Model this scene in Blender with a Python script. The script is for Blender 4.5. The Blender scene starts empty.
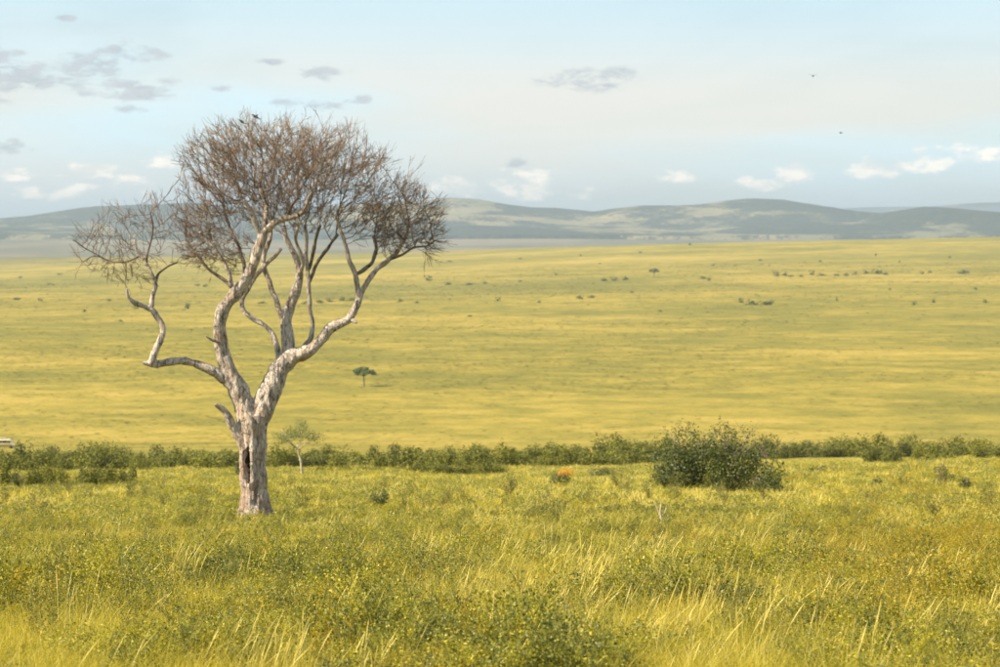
import bpy, math, random
import numpy as np
from mathutils import Vector, noise as mnoise, kdtree
R = math.radians
rng = np.random.default_rng(7)
random.seed(7)
scene = bpy.context.scene
COL = scene.collection

# ------------------------------------------------------------------ camera
F = 2778.0                       # focal length in photo pixels (100 mm on 36 mm)
HORIZON = 228.0
PITCH = math.atan((333.5 - HORIZON) / F)
cam_d = bpy.data.cameras.new('camera')
cam = bpy.data.objects.new('camera', cam_d)
COL.objects.link(cam)
cam.location = (0, 0, 0)
cam.rotation_euler = (math.pi / 2 - PITCH, 0, 0)
cam_d.lens = 100
cam_d.sensor_width = 36
cam_d.clip_start = 0.1
cam_d.clip_end = 90000
cam_d.dof.use_dof = True
cam_d.dof.focus_distance = 24.0
cam_d.dof.aperture_fstop = 6.3
scene.camera = cam

def P(px, py, D):
    """point seen at photo pixel (px, py), D metres out along +Y"""
    u = (px - 500) / F; w = (333.5 - py) / F
    dx, dy, dz = u, math.cos(PITCH) + w * math.sin(PITCH), -math.sin(PITCH) + w * math.cos(PITCH)
    return Vector((dx / dy * D, D, dz / dy * D))

# ------------------------------------------------------------------ light
SUN_EL, SUN_AZ = R(39), R(-107)      # azimuth clockwise from +Y: from the left and a little behind the camera
scene.view_settings.view_transform = 'Standard'
scene.view_settings.look = 'None'
scene.view_settings.gamma = 1
scene.view_settings.exposure = 1.1
sd = bpy.data.lights.new('sun', 'SUN')
sd.energy = 5.0; sd.angle = R(0.53); sd.color = (1.0, 0.88, 0.70)
sun = bpy.data.objects.new('sun', sd); COL.objects.link(sun)
to_sun = Vector((math.sin(SUN_AZ) * math.cos(SUN_EL), math.cos(SUN_AZ) * math.cos(SUN_EL), math.sin(SUN_EL)))
sun.rotation_euler = (-to_sun).to_track_quat('-Z', 'Y').to_euler()
sun.location = (-60, -30, 80)

class NT:
    """small helper for node trees"""
    def __init__(s, tree): s.t = tree; s.n = tree.nodes; s.l = tree.links
    def add(s, typ, **kw):
        n = s.n.new(typ)
        for k, v in kw.items():
            if k == 'ins':
                for i, val in v.items():
                    if isinstance(val, bpy.types.NodeSocket): s.l.new(val, n.inputs[i])
                    else: n.inputs[i].default_value = val
            else: setattr(n, k, v)
        return n
    def m(s, op, a, b=None, c=None):
        n = s.n.new('ShaderNodeMath'); n.operation = op
        for i, v in enumerate((a, b, c)):
            if v is None: continue
            if isinstance(v, bpy.types.NodeSocket): s.l.new(v, n.inputs[i])
            else: n.inputs[i].default_value = v
        return n.outputs[0]
    def mix(s, f, a, b, mode='MIX'):
        n = s.n.new('ShaderNodeMix'); n.data_type = 'RGBA'; n.blend_type = mode
        for i, v in ((0, f), (6, a), (7, b)):
            if isinstance(v, bpy.types.NodeSocket): s.l.new(v, n.inputs[i])
            elif i and len(v) == 3: n.inputs[i].default_value = (*v, 1)
            else: n.inputs[i].default_value = v
        return n.outputs[2]
    def noise(s, vec, scale, detail=4, rough=.55, dist=0.0, dim='3D'):
        n = s.n.new('ShaderNodeTexNoise'); n.noise_dimensions = dim
        if vec is not None: s.l.new(vec, n.inputs['Vector'])
        n.inputs['Scale'].default_value = scale; n.inputs['Detail'].default_value = detail
        n.inputs['Roughness'].default_value = rough; n.inputs['Distortion'].default_value = dist
        return n.outputs[0]
    def ramp(s, f, stops, interp='LINEAR'):
        n = s.n.new('ShaderNodeValToRGB'); s.l.new(f, n.inputs[0]); cr = n.color_ramp; cr.interpolation = interp
        while len(cr.elements) > 1: cr.elements.remove(cr.elements[-1])
        for i, (p, c) in enumerate(stops):
            e = cr.elements[0] if i == 0 else cr.elements.new(p)
            e.position = p
            e.color = (c, c, c, 1) if not hasattr(c, '__len__') else (*c, 1)
        return n.outputs[0]
    def range(s, f, a, b, c=0.0, d=1.0, smooth=True):
        n = s.n.new('ShaderNodeMapRange'); n.interpolation_type = 'SMOOTHSTEP' if smooth else 'LINEAR'
        s.l.new(f, n.inputs[0])
        for i, v in enumerate((a, b, c, d)): n.inputs[i + 1].default_value = v
        return n.outputs[0]
    def mapping(s, vec, scale=(1, 1, 1), rot=(0, 0, 0), loc=(0, 0, 0)):
        n = s.n.new('ShaderNodeMapping'); s.l.new(vec, n.inputs[0])
        n.inputs['Scale'].default_value = scale; n.inputs['Rotation'].default_value = rot; n.inputs['Location'].default_value = loc
        return n.outputs[0]

world = bpy.data.worlds.new('World'); scene.world = world; world.use_nodes = True
w = NT(world.node_tree); w.n.clear()
sky = w.add('ShaderNodeTexSky', sky_type='NISHITA', sun_disc=False, sun_elevation=SUN_EL, sun_rotation=SUN_AZ,
            air_density=1.0, dust_density=2.2, ozone_density=1.2, altitude=1500)
SKY = 0.066
tc = w.add('ShaderNodeTexCoord').outputs['Generated']
sx = w.add('ShaderNodeSeparateXYZ', ins={0: tc})
X, Y, Z = sx.outputs
az = w.m('ARCTAN2', X, Y)                 # azimuth and elevation, radians
el = w.m('ARCSINE', Z)
# thin high veil, streaked along the horizon, all round the sky
cmb = w.add('ShaderNodeCombineXYZ', ins={0: az, 1: w.m('MULTIPLY', el, 5.0), 2: 0.0}).outputs[0]
veil_n = w.noise(cmb, 5.5, 5, .55, .6)
veil = w.m('MULTIPLY', w.range(veil_n, .28, .58, .60, .95), w.range(el, .048, .085, 1.0, .66))
warm = w.noise(w.mapping(cmb, loc=(3.1, 1.7, 4)), 3.4, 3)
veil_col = w.mix(w.m('MULTIPLY', w.range(warm, .35, .62), w.range(el, .045, .082, 1.0, .25)), (0.355, 0.485, 0.545), (0.435, 0.430, 0.405))
low = w.range(el, 0.0, 0.035, 1.0, 0.0)
veil_col = w.mix(low, veil_col, (0.325, 0.375, 0.405))
SKYCOL = sky.outputs[0]
skyrgb = w.mix(1.0, SKYCOL, (SKY, SKY, SKY), 'MULTIPLY')
col = w.mix(veil, skyrgb, veil_col)
# the clouds: (px, py, half width, half height, kind)  kind 0 = grey shaded wisp, 1 = cream sunlit cumulus
clouds = [(30, 80, 84, 20, 0), (5, 68, 36, 20, 0), (95, 70, 60, 14, 0), (138, 55, 34, 13, 0), (125, 89, 62, 13, 0), (60, 76, 60, 15, 0), (322, 73, 26, 8, 0),
          (590, 82, 50, 13, 0), (612, 76, 26, 9, 0), (128, 111, 18, 5, 0), (12, 147, 26, 9, 0), (285, 103, 22, 7, 0),
          (318, 107, 24, 6, 0), (516, 163, 13, 5, 0), (220, 90, 12, 5, 0), (66, 22, 12, 4, 0), (268, 64, 18, 4, 0), (8, 104, 12, 4, 0), (360, 100, 14, 5, 0),
          (92, 174, 34, 9, 1), (15, 178, 26, 7, 1), (135, 188, 22, 12, 1), (165, 166, 20, 8, 1), (526, 190, 36, 15, 1), (455, 190, 26, 10, 1), (682, 180, 26, 8, 1),
          (796, 176, 20, 12, 1), (870, 174, 26, 10, 1), (918, 165, 34, 11, 1), (985, 158, 30, 10, 1), (60, 195, 40, 9, 1), (760, 188, 34, 7, 1), (590, 196, 26, 6, 1)]
nw1 = w.m('SUBTRACT', w.noise(cmb, 26, 4, .6), .5)
cmb2 = w.add('ShaderNodeCombineXYZ', ins={0: az, 1: w.m('MULTIPLY', el, 2.0), 2: 0.0}).outputs[0]
nfine = w.m('SUBTRACT', w.noise(cmb2, 110, 6, .62), .5)
nfine2 = w.m('SUBTRACT', w.noise(w.mapping(cmb2, loc=(7, 3, 1)), 60, 4, .6), .5)
acc = {0: None, 1: None}
for (cx, cy, hw, hh, k) in clouds:
    if k: hh *= 1.4; hw *= 1.1
    a0 = math.atan((cx - 500) / F); e0 = math.atan((HORIZON - cy) / F)
    du = w.m('MULTIPLY', w.m('SUBTRACT', az, a0), F / hw)
    dv = w.m('MULTIPLY', w.m('SUBTRACT', el, e0), F / hh)
    if k:   # flat based: squash below
        dv = w.m('MULTIPLY_ADD', w.m('MINIMUM', dv, 0.0), 1.0, dv)
    r2 = w.m('ADD', w.m('MULTIPLY', du, du), w.m('MULTIPLY', dv, dv))
    v = w.m('SUBTRACT', 1.0, r2)
    acc[k] = v if acc[k] is None else w.m('MAXIMUM', acc[k], v)
nwisp = w.m('SUBTRACT', w.noise(w.mapping(cmb2, (1, 2.0, 1), loc=(2, 9, 4)), 75, 7, .66, .4), .5)
def cmask(v, a, b, top, wisp=0.0):
    v = w.m('MAXIMUM', v, -3.0)
    if wisp: v = w.m('MULTIPLY_ADD', nwisp, wisp, v)
    v = w.m('MULTIPLY_ADD', nfine, 6.0, v); v = w.m('MULTIPLY_ADD', nfine2, 3.6, v)
    return w.range(v, a, b, 0.0, top)
gmask = cmask(acc[0], .0, 1.7, .82, 3.6)
cmask1 = cmask(acc[1], -.1, 1.4, .80)
# other small clouds, everywhere else round the sky
other = w.noise(w.mapping(cmb, loc=(11, 5, 2)), 14, 5, .6)
omask = w.m('MULTIPLY', w.range(other, .66, .74, 0, .6), w.range(el, .10, .16, 0.0, 1.0))
col = w.mix(omask, col, (0.33, 0.36, 0.40))
base_col = col
col = w.mix(cmask1, col, w.mix(w.range(nfine2, -.12, .12), (0.44, 0.43, 0.41), (0.64, 0.58, 0.51)))
col = w.mix(gmask, col, w.mix(w.range(nfine, -.15, .15), (0.205, 0.24, 0.275), (0.29, 0.31, 0.335)))
bg = w.add('ShaderNodeBackground', ins={0: col, 1: 1.0})
bg0 = w.add('ShaderNodeBackground', ins={0: base_col, 1: 1.0})
# the listed clouds are only evaluated in the part of the sky they stand in (saves render time)
gate = w.m('MULTIPLY', w.m('LESS_THAN', w.m('ABSOLUTE', az), .30), w.m('MULTIPLY', w.m('LESS_THAN', el, .13), w.m('GREATER_THAN', el, -.02)))
mixw = w.add('ShaderNodeMixShader', ins={0: gate, 1: bg0.outputs[0], 2: bg.outputs[0]})
out = w.add('ShaderNodeOutputWorld', ins={0: mixw.outputs[0]})
world.cycles.sampling_method = 'AUTOMATIC'

cy = scene.cycles
cy.max_bounces = 7; cy.diffuse_bounces = 4; cy.glossy_bounces = 1; cy.transmission_bounces = 4
cy.volume_bounces = 1; cy.transparent_max_bounces = 4
cy.use_denoising = True
cy.sample_clamp_indirect = 6

# ------------------------------------------------------------------ helpers
def tag(o, label=None, cat=None, group=None, kind=None):
    for k, v in (('label', label), ('category', cat), ('group', group), ('kind', kind)):
        if v: o[k] = v
    return o
def empty(name, loc=(0, 0, 0), rz=0):
    o = bpy.data.objects.new(name, None); COL.objects.link(o)
    o.location = loc; o.rotation_euler[2] = rz; o.empty_display_size = .2
    return o
def link(name, me, parent=None, loc=None):
    o = bpy.data.objects.new(name, me); COL.objects.link(o)
    if parent is not None: o.parent = parent
    if loc is not None: o.location = loc
    return o
def copy_tree(o, parent=None):
    c = o.copy(); COL.objects.link(c)
    if parent is not None: c.parent = parent
    for ch in list(o.children): copy_tree(ch, c)
    return c

def np_mesh(name, V, Fc, nside, mat, smooth=False, attr=None):
    """V (n,3) float, Fc (m,nside) int -> mesh"""
    V = np.asarray(V, dtype=np.float32); Fc = np.asarray(Fc, dtype=np.int32)
    me = bpy.data.meshes.new(name)
    me.vertices.add(len(V)); me.vertices.foreach_set('co', V.ravel())
    m = len(Fc)
    me.loops.add(m * nside); me.loops.foreach_set('vertex_index', Fc.ravel())
    me.polygons.add(m); me.polygons.foreach_set('loop_start', np.arange(m, dtype=np.int32) * nside)
    me.polygons.foreach_set('loop_total', np.full(m, nside, dtype=np.int32))
    if smooth: me.polygons.foreach_set('use_smooth', np.ones(m, dtype=bool))
    if attr is not None:
        for an, (dom, arr) in attr.items():
            a = me.attributes.new(an, 'FLOAT', dom); a.data.foreach_set('value', np.asarray(arr, dtype=np.float32).ravel())
    me.update(calc_edges=True); me.validate()
    if mat: me.materials.append(mat)
    return me

class MB:
    """collects quads (tubes, strips, leaves); every face gets a tone 0..1"""
    def __init__(s): s.V = []; s.F = []; s.T = []; s.n = 0
    def quads(s, V, Fq, tone):
        V = np.asarray(V, float); Fq = np.asarray(Fq, int)
        s.V.append(V); s.F.append(Fq + s.n); s.T.append(np.full(len(Fq), tone) if np.isscalar(tone) else np.asarray(tone)); s.n += len(V)
    def tube(s, pts, rad, sides=6, tone=.5, cap=True):
        pts = [Vector(p) for p in pts]; n = len(pts)
        V = []; t = None; nrm = None
        for i in range(n):
            d = (pts[min(i + 1, n - 1)] - pts[max(i - 1, 0)])
            if d.length < 1e-9: d = Vector((0, 0, 1))
            d.normalize()
            if nrm is None:
                nrm = d.orthogonal().normalized()
            else:
                nrm = (nrm - d * nrm.dot(d))
                nrm = nrm.normalized() if nrm.length > 1e-6 else d.orthogonal().normalized()
            b = d.cross(nrm)
            for k in range(sides):
                a = 2 * math.pi * k / sides
                V.append(pts[i] + (nrm * math.cos(a) + b * math.sin(a)) * rad[i])
        Fq = []
        for i in range(n - 1):
            for k in range(sides):
                k2 = (k + 1) % sides
                Fq.append((i * sides + k, i * sides + k2, (i + 1) * sides + k2, (i + 1) * sides + k))
        if cap and sides > 3:
            V.append(pts[-1] + (pts[-1] - pts[-2]).normalized() * rad[-1] * .6)
            e = len(V) - 1; b0 = (n - 1) * sides
            for k in range(0, sides, 2):
                Fq.append((b0 + k, b0 + (k + 1) % sides, b0 + (k + 2) % sides, e))
        s.quads([tuple(v) for v in V], Fq, tone)
    def mesh(s, name, mat, smooth=False):
        if not s.V: return bpy.data.meshes.new(name)
        return np_mesh(name, np.concatenate(s.V), np.concatenate(s.F), 4, mat, smooth, {'tone': ('FACE', np.concatenate(s.T))})

def leaf_quads(C, Nrm, L, W, rg, fold=0.0):
    """diamond leaves: centres C, normals Nrm, lengths L, widths W"""
    n = len(C)
    A = rg.normal(size=(n, 3)); A -= (A * Nrm).sum(1, keepdims=True) * Nrm
    A /= np.linalg.norm(A, axis=1, keepdims=True) + 1e-9
    B = np.cross(Nrm, A)
    L = np.broadcast_to(L, n)[:, None]; W = np.broadcast_to(W, n)[:, None]
    V = np.stack([C - A * L / 2, C + B * W / 2 - A * L * .05 + Nrm * fold, C + A * L / 2, C - B * W / 2 - A * L * .05 + Nrm * fold], 1).reshape(-1, 3)
    Fq = np.arange(4 * n).reshape(n, 4)
    return V, Fq

# value noise, vectorised
_perm = rng.random((256, 256))
def vnoise(x, y):
    xi = np.floor(x).astype(int); yi = np.floor(y).astype(int); fx = x - xi; fy = y - yi
    fx = fx * fx * (3 - 2 * fx); fy = fy * fy * (3 - 2 * fy)
    g = lambda a, b: _perm[a % 256, b % 256]
    return (g(xi, yi) * (1 - fx) + g(xi + 1, yi) * fx) * (1 - fy) + (g(xi, yi + 1) * (1 - fx) + g(xi + 1, yi + 1) * fx) * fy
def fbm(x, y, o=4):
    s = 0; a = .5; t = 0
    for i in range(o):
        s = s + a * vnoise(x * 2 ** i + 17.3 * i, y * 2 ** i + 9.1 * i); t += a; a *= .5
    return s / t - .5

def zrow(v, D): return float(P(500, v, D).z)
_tab = [(-3000, -1.6), (0, -1.8), (8, -1.98), (12, -2.22), (16, zrow(668, 16)), (40, -4.82), (70, zrow(529, 70)), (120, zrow(490, 120)), (200, zrow(475, 200)),
        (300, zrow(468, 300)), (450, zrow(460, 450)), (600, zrow(452, 600)), (740, zrow(441, 740)), (900, -57.3), (1400, -57.5), (2000, -57.5)]
_ty = np.array([t[0] for t in _tab]); _tz = np.array([t[1] for t in _tab])
_bx = np.array([-3000, -600, 0, 200, 450, 500, 700, 1000, 1600, 4000]); _bv = np.array([272, 271, 269.5, 264, 255, 252, 244.5, 237, 228, 220])
def G(x, y):
    x = np.asarray(x, float); y = np.asarray(y, float)
    z = np.interp(y, _ty, _tz)
    # the near slope swells towards the right
    u = np.clip(x / np.maximum(y, 10) * F / 500, -1.5, 1.5)
    k = np.clip((y - 35) / 60, 0, 1) * np.clip((650 - y) / 350, 0, 1)
    z = z + y * k * (np.clip(u, 0, 2) ** 1.3 * 9 + np.clip(u + .1, -1.5, 0) * 1.5) / F
    nf = np.clip((y - 5) / 60, 0, 1)
    z = z + fbm(x / 14, y / 14, 3) * .55 * np.clip(y / 40, .2, 1) * np.clip((900 - y) / 300, .0, 1)
    # plain, rising to its far brow
    zb = -(np.interp(x / np.maximum(y, 1) * F + 500, _bx, _bv) - HORIZON) / F * 4500
    t = np.clip((y - 1300) / 3200, 0, 1)
    zp = -57.4 + (zb + 57.4) * t ** 1.5 + fbm(x / 420, y / 420, 3) * 5 * np.clip((y - 800) / 800, 0, 1)
    z = np.where(y > 1300, zp, z + fbm(x / 420, y / 420, 3) * 5 * np.clip((y - 800) / 800, 0, 1))
    # beyond the brow
    zf = np.interp(y, [4500, 5600, 7500, 11500, 14000, 60000], [0, -80, -62, -26, -18, -30]) + fbm(x / 900, y / 1500, 3) * 10
    s = np.clip((y - 4500) / 1100, 0, 1); s = s * s * (3 - 2 * s)
    return np.where(y > 4500, zb * (1 - s) + (zf) * s + 0 * z, z)
def g1(x, y): return float(G(x, y))

# ------------------------------------------------------------------ materials
def new_mat(name):
    m = bpy.data.materials.new(name); m.use_nodes = True
    t = NT(m.node_tree); b = t.n['Principled BSDF']
    return m, t, b
def leaf_material(name, stops, rough=.6, trans=.42, patch=None, tcol=None):
    m, t, b = new_mat(name)
    a = t.add('ShaderNodeAttribute', attribute_name='tone').outputs['Fac']
    oi = t.add('ShaderNodeObjectInfo').outputs['Random']
    pos = t.add('ShaderNodeNewGeometry').outputs['Position']
    f = t.m('ADD', t.m('MULTIPLY', a, .7), t.m('MULTIPLY', oi, .3))
    if patch:
        nn = t.noise(pos, patch[0], 3)
        f = t.m('ADD', f, t.m('MULTIPLY', t.m('SUBTRACT', nn, .5), patch[1]))
    c = t.ramp(f, stops)
    t.l.new(c, b.inputs['Base Color']); b.inputs['Roughness'].default_value = rough
    b.inputs['Specular IOR Level'].default_value = .3
    tr = t.add('ShaderNodeBsdfTranslucent', ins={0: t.mix(1.0, c, (1.0, .93, .40), 'MULTIPLY')})
    mx = t.add('ShaderNodeMixShader', ins={0: trans, 1: b.outputs[0], 2: tr.outputs[0]})
    t.l.new(mx.outputs[0], t.n['Material Output'].inputs[0])
    return m
M_grass = leaf_material('savanna_grass', [(0, (0.255, 0.242, 0.022)), (.35, (0.449, 0.389, 0.032)), (.62, (0.612, 0.484, 0.060)), (1, (0.775, 0.589, 0.140))], .55, .42, (.35, .55))
M_straw = leaf_material('dry_straw', [(0, (.44, .38, .05)), (.5, (.60, .49, .11)), (1, (.78, .63, .23))], .5, .3, (.35, .3))
M_herb = leaf_material('herb_leaf', [(0, (0.103, 0.103, 0.011)), (.3, (0.330, 0.310, 0.027)), (.65, (0.515, 0.451, 0.054)), (1, (0.618, 0.489, 0.050))], .45, .42, (.5, .5))
M_weed = leaf_material('weed_leaf', [(0, (0.047, 0.058, 0.011)), (.45, (0.187, 0.197, 0.036)), (.8, (0.354, 0.336, 0.068)), (1, (0.582, 0.480, 0.081))], .45, .35, (.9, .3))
M_midgrass = leaf_material('slope_grass', [(0, (0.154, 0.162, 0.018)), (.4, (0.309, 0.285, 0.030)), (.75, (0.474, 0.380, 0.050)), (1, (0.659, 0.494, 0.100))], .55, .40, (.12, .5))
M_orange = leaf_material('amber_herb', [(0, (.20, .19, .018)), (.45, (.42, .32, .022)), (1, (.56, .32, .018))], .5, .35)
M_shrub = leaf_material('shrub_leaf', [(0, (.025, .035, .006)), (.5, (.085, .10, .016)), (1, (.22, .235, .055))], .45, .22)
M_bush = leaf_material('bush_leaf', [(0, (.045, .052, .008)), (.5, (.14, .142, .014)), (1, (.29, .27, .025))], .6, .25, (.05, .5))
M_far = leaf_material('far_bush_leaf', [(0, (.06, .08, .02)), (1, (.15, .17, .045))], .7, .2)
M_flower = leaf_material('orange_flower', [(0, (.50, .22, .01)), (1, (.80, .42, .03))], .5, .3)

def bark_material(name, c1, c2, c3, scale, bump=.5):
    m, t, b = new_mat(name)
    oc = t.add('ShaderNodeTexCoord').outputs['Object']
    st = t.mapping(oc, (1, 1, .22))
    n1 = t.noise(st, scale, 6, .65, .5)
    n2 = t.noise(oc, scale * .22, 4, .6)
    n3 = t.noise(st, scale * 3.2, 4, .6)
    c = t.mix(t.range(n1, .34, .50), c1, c2)
    c = t.mix(t.range(n2, .48, .62, 0, .75), c, c3)
    c = t.mix(t.range(n3, .3, .5, .30, 0), c, c1)
    vo = t.add('ShaderNodeTexVoronoi', feature='DISTANCE_TO_EDGE', ins={'Vector': t.mapping(oc, (1, 1, .3)), 'Scale': scale * 1.5})
    if name == 'bleached_bark':     # the lower trunk has weathered browner
        zz_ = t.add('ShaderNodeSeparateXYZ', ins={0: oc}).outputs[2]
        c = t.mix(t.m('MULTIPLY', t.range(zz_, 3.2, 1.2), t.range(t.noise(t.mapping(oc, (1, 1, .35)), 5, 4, .6), .42, .60)), c, (.33, .225, .16))
    crack = t.range(t.m('ADD', vo.outputs['Distance'], t.m('MULTIPLY', n3, .08)), .03, .10)
    c = t.mix(t.m('MULTIPLY_ADD', crack, .55, .45), tuple(v * .6 for v in c1), c)
    t.l.new(c, b.inputs['Base Color']); b.inputs['Roughness'].default_value = .8
    b.inputs['Specular IOR Level'].default_value = .2
    bp = t.add('ShaderNodeBump', ins={'Strength': bump, 'Distance': .05, 'Height': t.m('ADD', t.m('ADD', n1, t.m('MULTIPLY', n3, .5)), t.m('MULTIPLY', crack, .6))})
    t.l.new(bp.outputs[0], b.inputs['Normal'])
    return m
M_bark = bark_material('bleached_bark', (.10, .075, .055), (.58, .48, .39), (.40, .29, .20), 9, 1.0)
M_branch = bark_material('branch_bark', (.05, .037, .028), (.20, .155, .12), (.13, .095, .068), 12, .3)
m_tw, t_, b_ = new_mat('twig_bark')
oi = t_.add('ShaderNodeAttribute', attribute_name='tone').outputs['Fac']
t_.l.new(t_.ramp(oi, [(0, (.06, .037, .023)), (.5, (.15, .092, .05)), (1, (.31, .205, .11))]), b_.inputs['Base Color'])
b_.inputs['Roughness'].default_value = .7
M_twig = m_tw
M_rot = bark_material('hollow_shade', (.012, .009, .007), (.035, .025, .018), (.02, .015, .012), 14, .5)  # near-black colour: the shade inside the trunk hollow is painted in
M_palebark = bark_material('pale_bark', (.22, .18, .10), (.50, .43, .27), (.40, .34, .2), 6, .3)
M_stem = bark_material('herb_stem', (.14, .12, .03), (.30, .25, .07), (.26, .2, .05), 20, .1)
def flat_material(name, col, rough=.5, metal=0, nscale=8, var=.15):
    m, t, b = new_mat(name)
    n = t.noise(t.add('ShaderNodeTexCoord').outputs['Object'], nscale, 4)
    c = t.mix(t.range(n, .3, .7), tuple(v * (1 - var) for v in col), tuple(min(1, v * (1 + var)) for v in col))
    t.l.new(c, b.inputs['Base Color']); b.inputs['Roughness'].default_value = rough; b.inputs['Metallic'].default_value = metal
    return m

# ground
m, t, b = new_mat('savanna_ground'); M_ground = m
pos = t.add('ShaderNodeNewGeometry').outputs['Position']
sp = t.add('ShaderNodeSeparateXYZ', ins={0: pos}); yy = sp.outputs[1]; xx = sp.outputs[0]
n_a = t.noise(pos, .0022, 6, .6, .4)      # patches of hundreds of metres
n_b = t.noise(t.mapping(pos, (1, 1, 1), (0, 0, .5)), .011, 6, .62, .3)
n_c = t.noise(t.mapping(pos, (1, .8, 1), (0, 0, -.3)), .055, 5, .65)
n_d = t.noise(pos, .45, 4, .7)
dry = t.m('ADD', t.m('ADD', t.m('MULTIPLY', n_a, 1.0), t.m('MULTIPLY', n_b, .75)), t.m('MULTIPLY', n_c, .75))
dryf = t.range(dry, .92, 1.60)
pc = t.ramp(dryf, [(0, (0.149, 0.137, 0.028)), (.35, (0.206, 0.174, 0.032)), (.65, (0.294, 0.226, 0.040)), (1, (0.412, 0.292, 0.066))])
pc = t.mix(t.range(n_d, .35, .65, .0, .35), pc, (.16, .137, .025))
# patches of low dark herb in the plain
pc = t.mix(t.range(t.noise(t.mapping(pos, (1, 1, 1), (0, 0, 1.0)), .006, 7, .68), .60, .68, 0, .40), pc, (.12, .14, .045))
nearc = t.mix(t.range(t.noise(pos, 1.4, 5, .7), .35, .65), (.11, .10, .02), (.24, .20, .045))
farc = t.mix(t.range(t.noise(t.mapping(pos, (1, .35, 1)), .0016, 6, .65), .40, .60), (.19, .155, .10), (.11, .105, .065))
speck = t.range(t.noise(pos, .012, 3, .7), .56, .66, 0, .6)
farc = t.mix(speck, farc, (.07, .08, .045))
c = t.mix(t.range(yy, 250, 560), nearc, pc)
c = t.mix(t.range(yy, 4550, 5200), c, farc)
t.l.new(c, b.inputs['Base Color']); b.inputs['Roughness'].default_value = 1.0; b.inputs['Specular IOR Level'].default_value = .05
bh = t.m('ADD', t.m('MULTIPLY', t.noise(pos, .22, 5, .75), 1.2), t.m('MULTIPLY', n_d, .5))
bp = t.add('ShaderNodeBump', ins={'Strength': .6, 'Distance': .8, 'Height': bh})
t.l.new(bp.outputs[0], b.inputs['Normal'])

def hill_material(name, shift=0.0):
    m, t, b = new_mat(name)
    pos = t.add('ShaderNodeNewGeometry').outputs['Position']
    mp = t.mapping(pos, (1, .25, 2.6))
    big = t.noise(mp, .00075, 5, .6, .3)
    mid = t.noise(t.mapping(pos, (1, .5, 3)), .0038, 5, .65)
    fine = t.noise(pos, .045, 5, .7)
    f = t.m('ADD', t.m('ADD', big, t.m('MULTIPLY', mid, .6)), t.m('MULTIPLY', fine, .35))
    wood_shadow = t.range(f, .915 + shift, .985 + shift, .08, 1.0)  # dark patches: woodland, with cloud shadows painted into the same colour
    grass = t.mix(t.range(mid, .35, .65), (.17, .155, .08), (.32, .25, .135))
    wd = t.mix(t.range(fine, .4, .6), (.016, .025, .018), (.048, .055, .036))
    c = t.mix(wood_shadow, grass, wd)
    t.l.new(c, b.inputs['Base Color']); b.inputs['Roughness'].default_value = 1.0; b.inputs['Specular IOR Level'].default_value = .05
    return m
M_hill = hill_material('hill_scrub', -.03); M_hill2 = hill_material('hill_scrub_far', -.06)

# ------------------------------------------------------------------ ground sheet
ang = np.concatenate([np.arange(-180, -30, 7.5), np.arange(-30, -14, 1.0), np.arange(-14, 14, .16), np.arange(14, 30, 1.0), np.arange(30, 180, 7.5)])
rad = np.concatenate([[0.0], np.geomspace(1.5, 15, 14)[:-1], np.geomspace(15, 700, 210)[:-1], np.geomspace(700, 4200, 170)[:-1], np.linspace(4200, 6000, 60)[:-1], np.geomspace(6000, 52000, 90)])
AA, RR = np.meshgrid(np.radians(ang), rad, indexing='ij')
gx = RR * np.sin(AA); gy = RR * np.cos(AA)
gz = G(gx, gy)
gz = np.where(RR > 24000, gz - (RR - 24000) * .004, gz)
na, nr = AA.shape
idx = np.arange(na * nr).reshape(na, nr)
i2 = np.roll(idx, -1, axis=0)
Fq = np.stack([idx[:, :-1], i2[:, :-1], i2[:, 1:], idx[:, 1:]], -1).reshape(-1, 4)[:, ::-1]
V = np.stack([gx, gy, gz], -1).reshape(-1, 3)
ground = link('ground', np_mesh('ground', V, Fq, 4, M_ground, True)); tag(ground, kind='structure')
ground['label'] = 'green and yellow savanna grassland sloping down to a wide plain'

# ------------------------------------------------------------------ hills
def hills(name, prof, Dc, half, base, mat, nx=420, ny=60, rough=1.0, label=None, seed=0.0, x0=-900, x1=1900):
    pxs = np.linspace(x0, x1, nx); t = np.linspace(-1, 1, ny)
    PX, T = np.meshgrid(pxs, t, indexing='ij')
    yw = Dc + T * half; xw = (PX - 500) / F * Dc
    pv = np.interp(PX, [p[0] for p in prof], [p[1] for p in prof])
    hgt = (HORIZON - pv) / F * Dc - base
    sec = fbm(xw / 900 + seed, yw / 1400 + seed, 4)
    ridge = np.exp(-(T * 1.6 + sec * .0) ** 2 * 1.3)
    ridge = np.where(T > 0, np.cos(np.clip(T, 0, 1) * math.pi / 2) ** .8, ridge * (1 - np.clip(-T - .7, 0, .3) / .3))
    spur = 1 + sec * 2.0 * np.clip(-T * 2.2, 0, 1) * rough
    zz = base + hgt * np.clip(ridge * spur, -.2, 1.0) + fbm(xw / 260 + seed, yw / 260, 3) * 13 * rough
    edge = (np.abs(T) > .999); zz = np.where(edge, base - 60, zz)
    V = np.stack([xw * (yw / Dc) ** .0, yw, zz], -1).reshape(-1, 3)
    idx = np.arange(nx * ny).reshape(nx, ny)
    Fq = np.stack([idx[:-1, :-1], idx[1:, :-1], idx[1:, 1:], idx[:-1, 1:]], -1).reshape(-1, 4)
    o = link(name, np_mesh(name, V, Fq, 4, mat, True)); tag(o, label, kind='structure')
    return o
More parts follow.
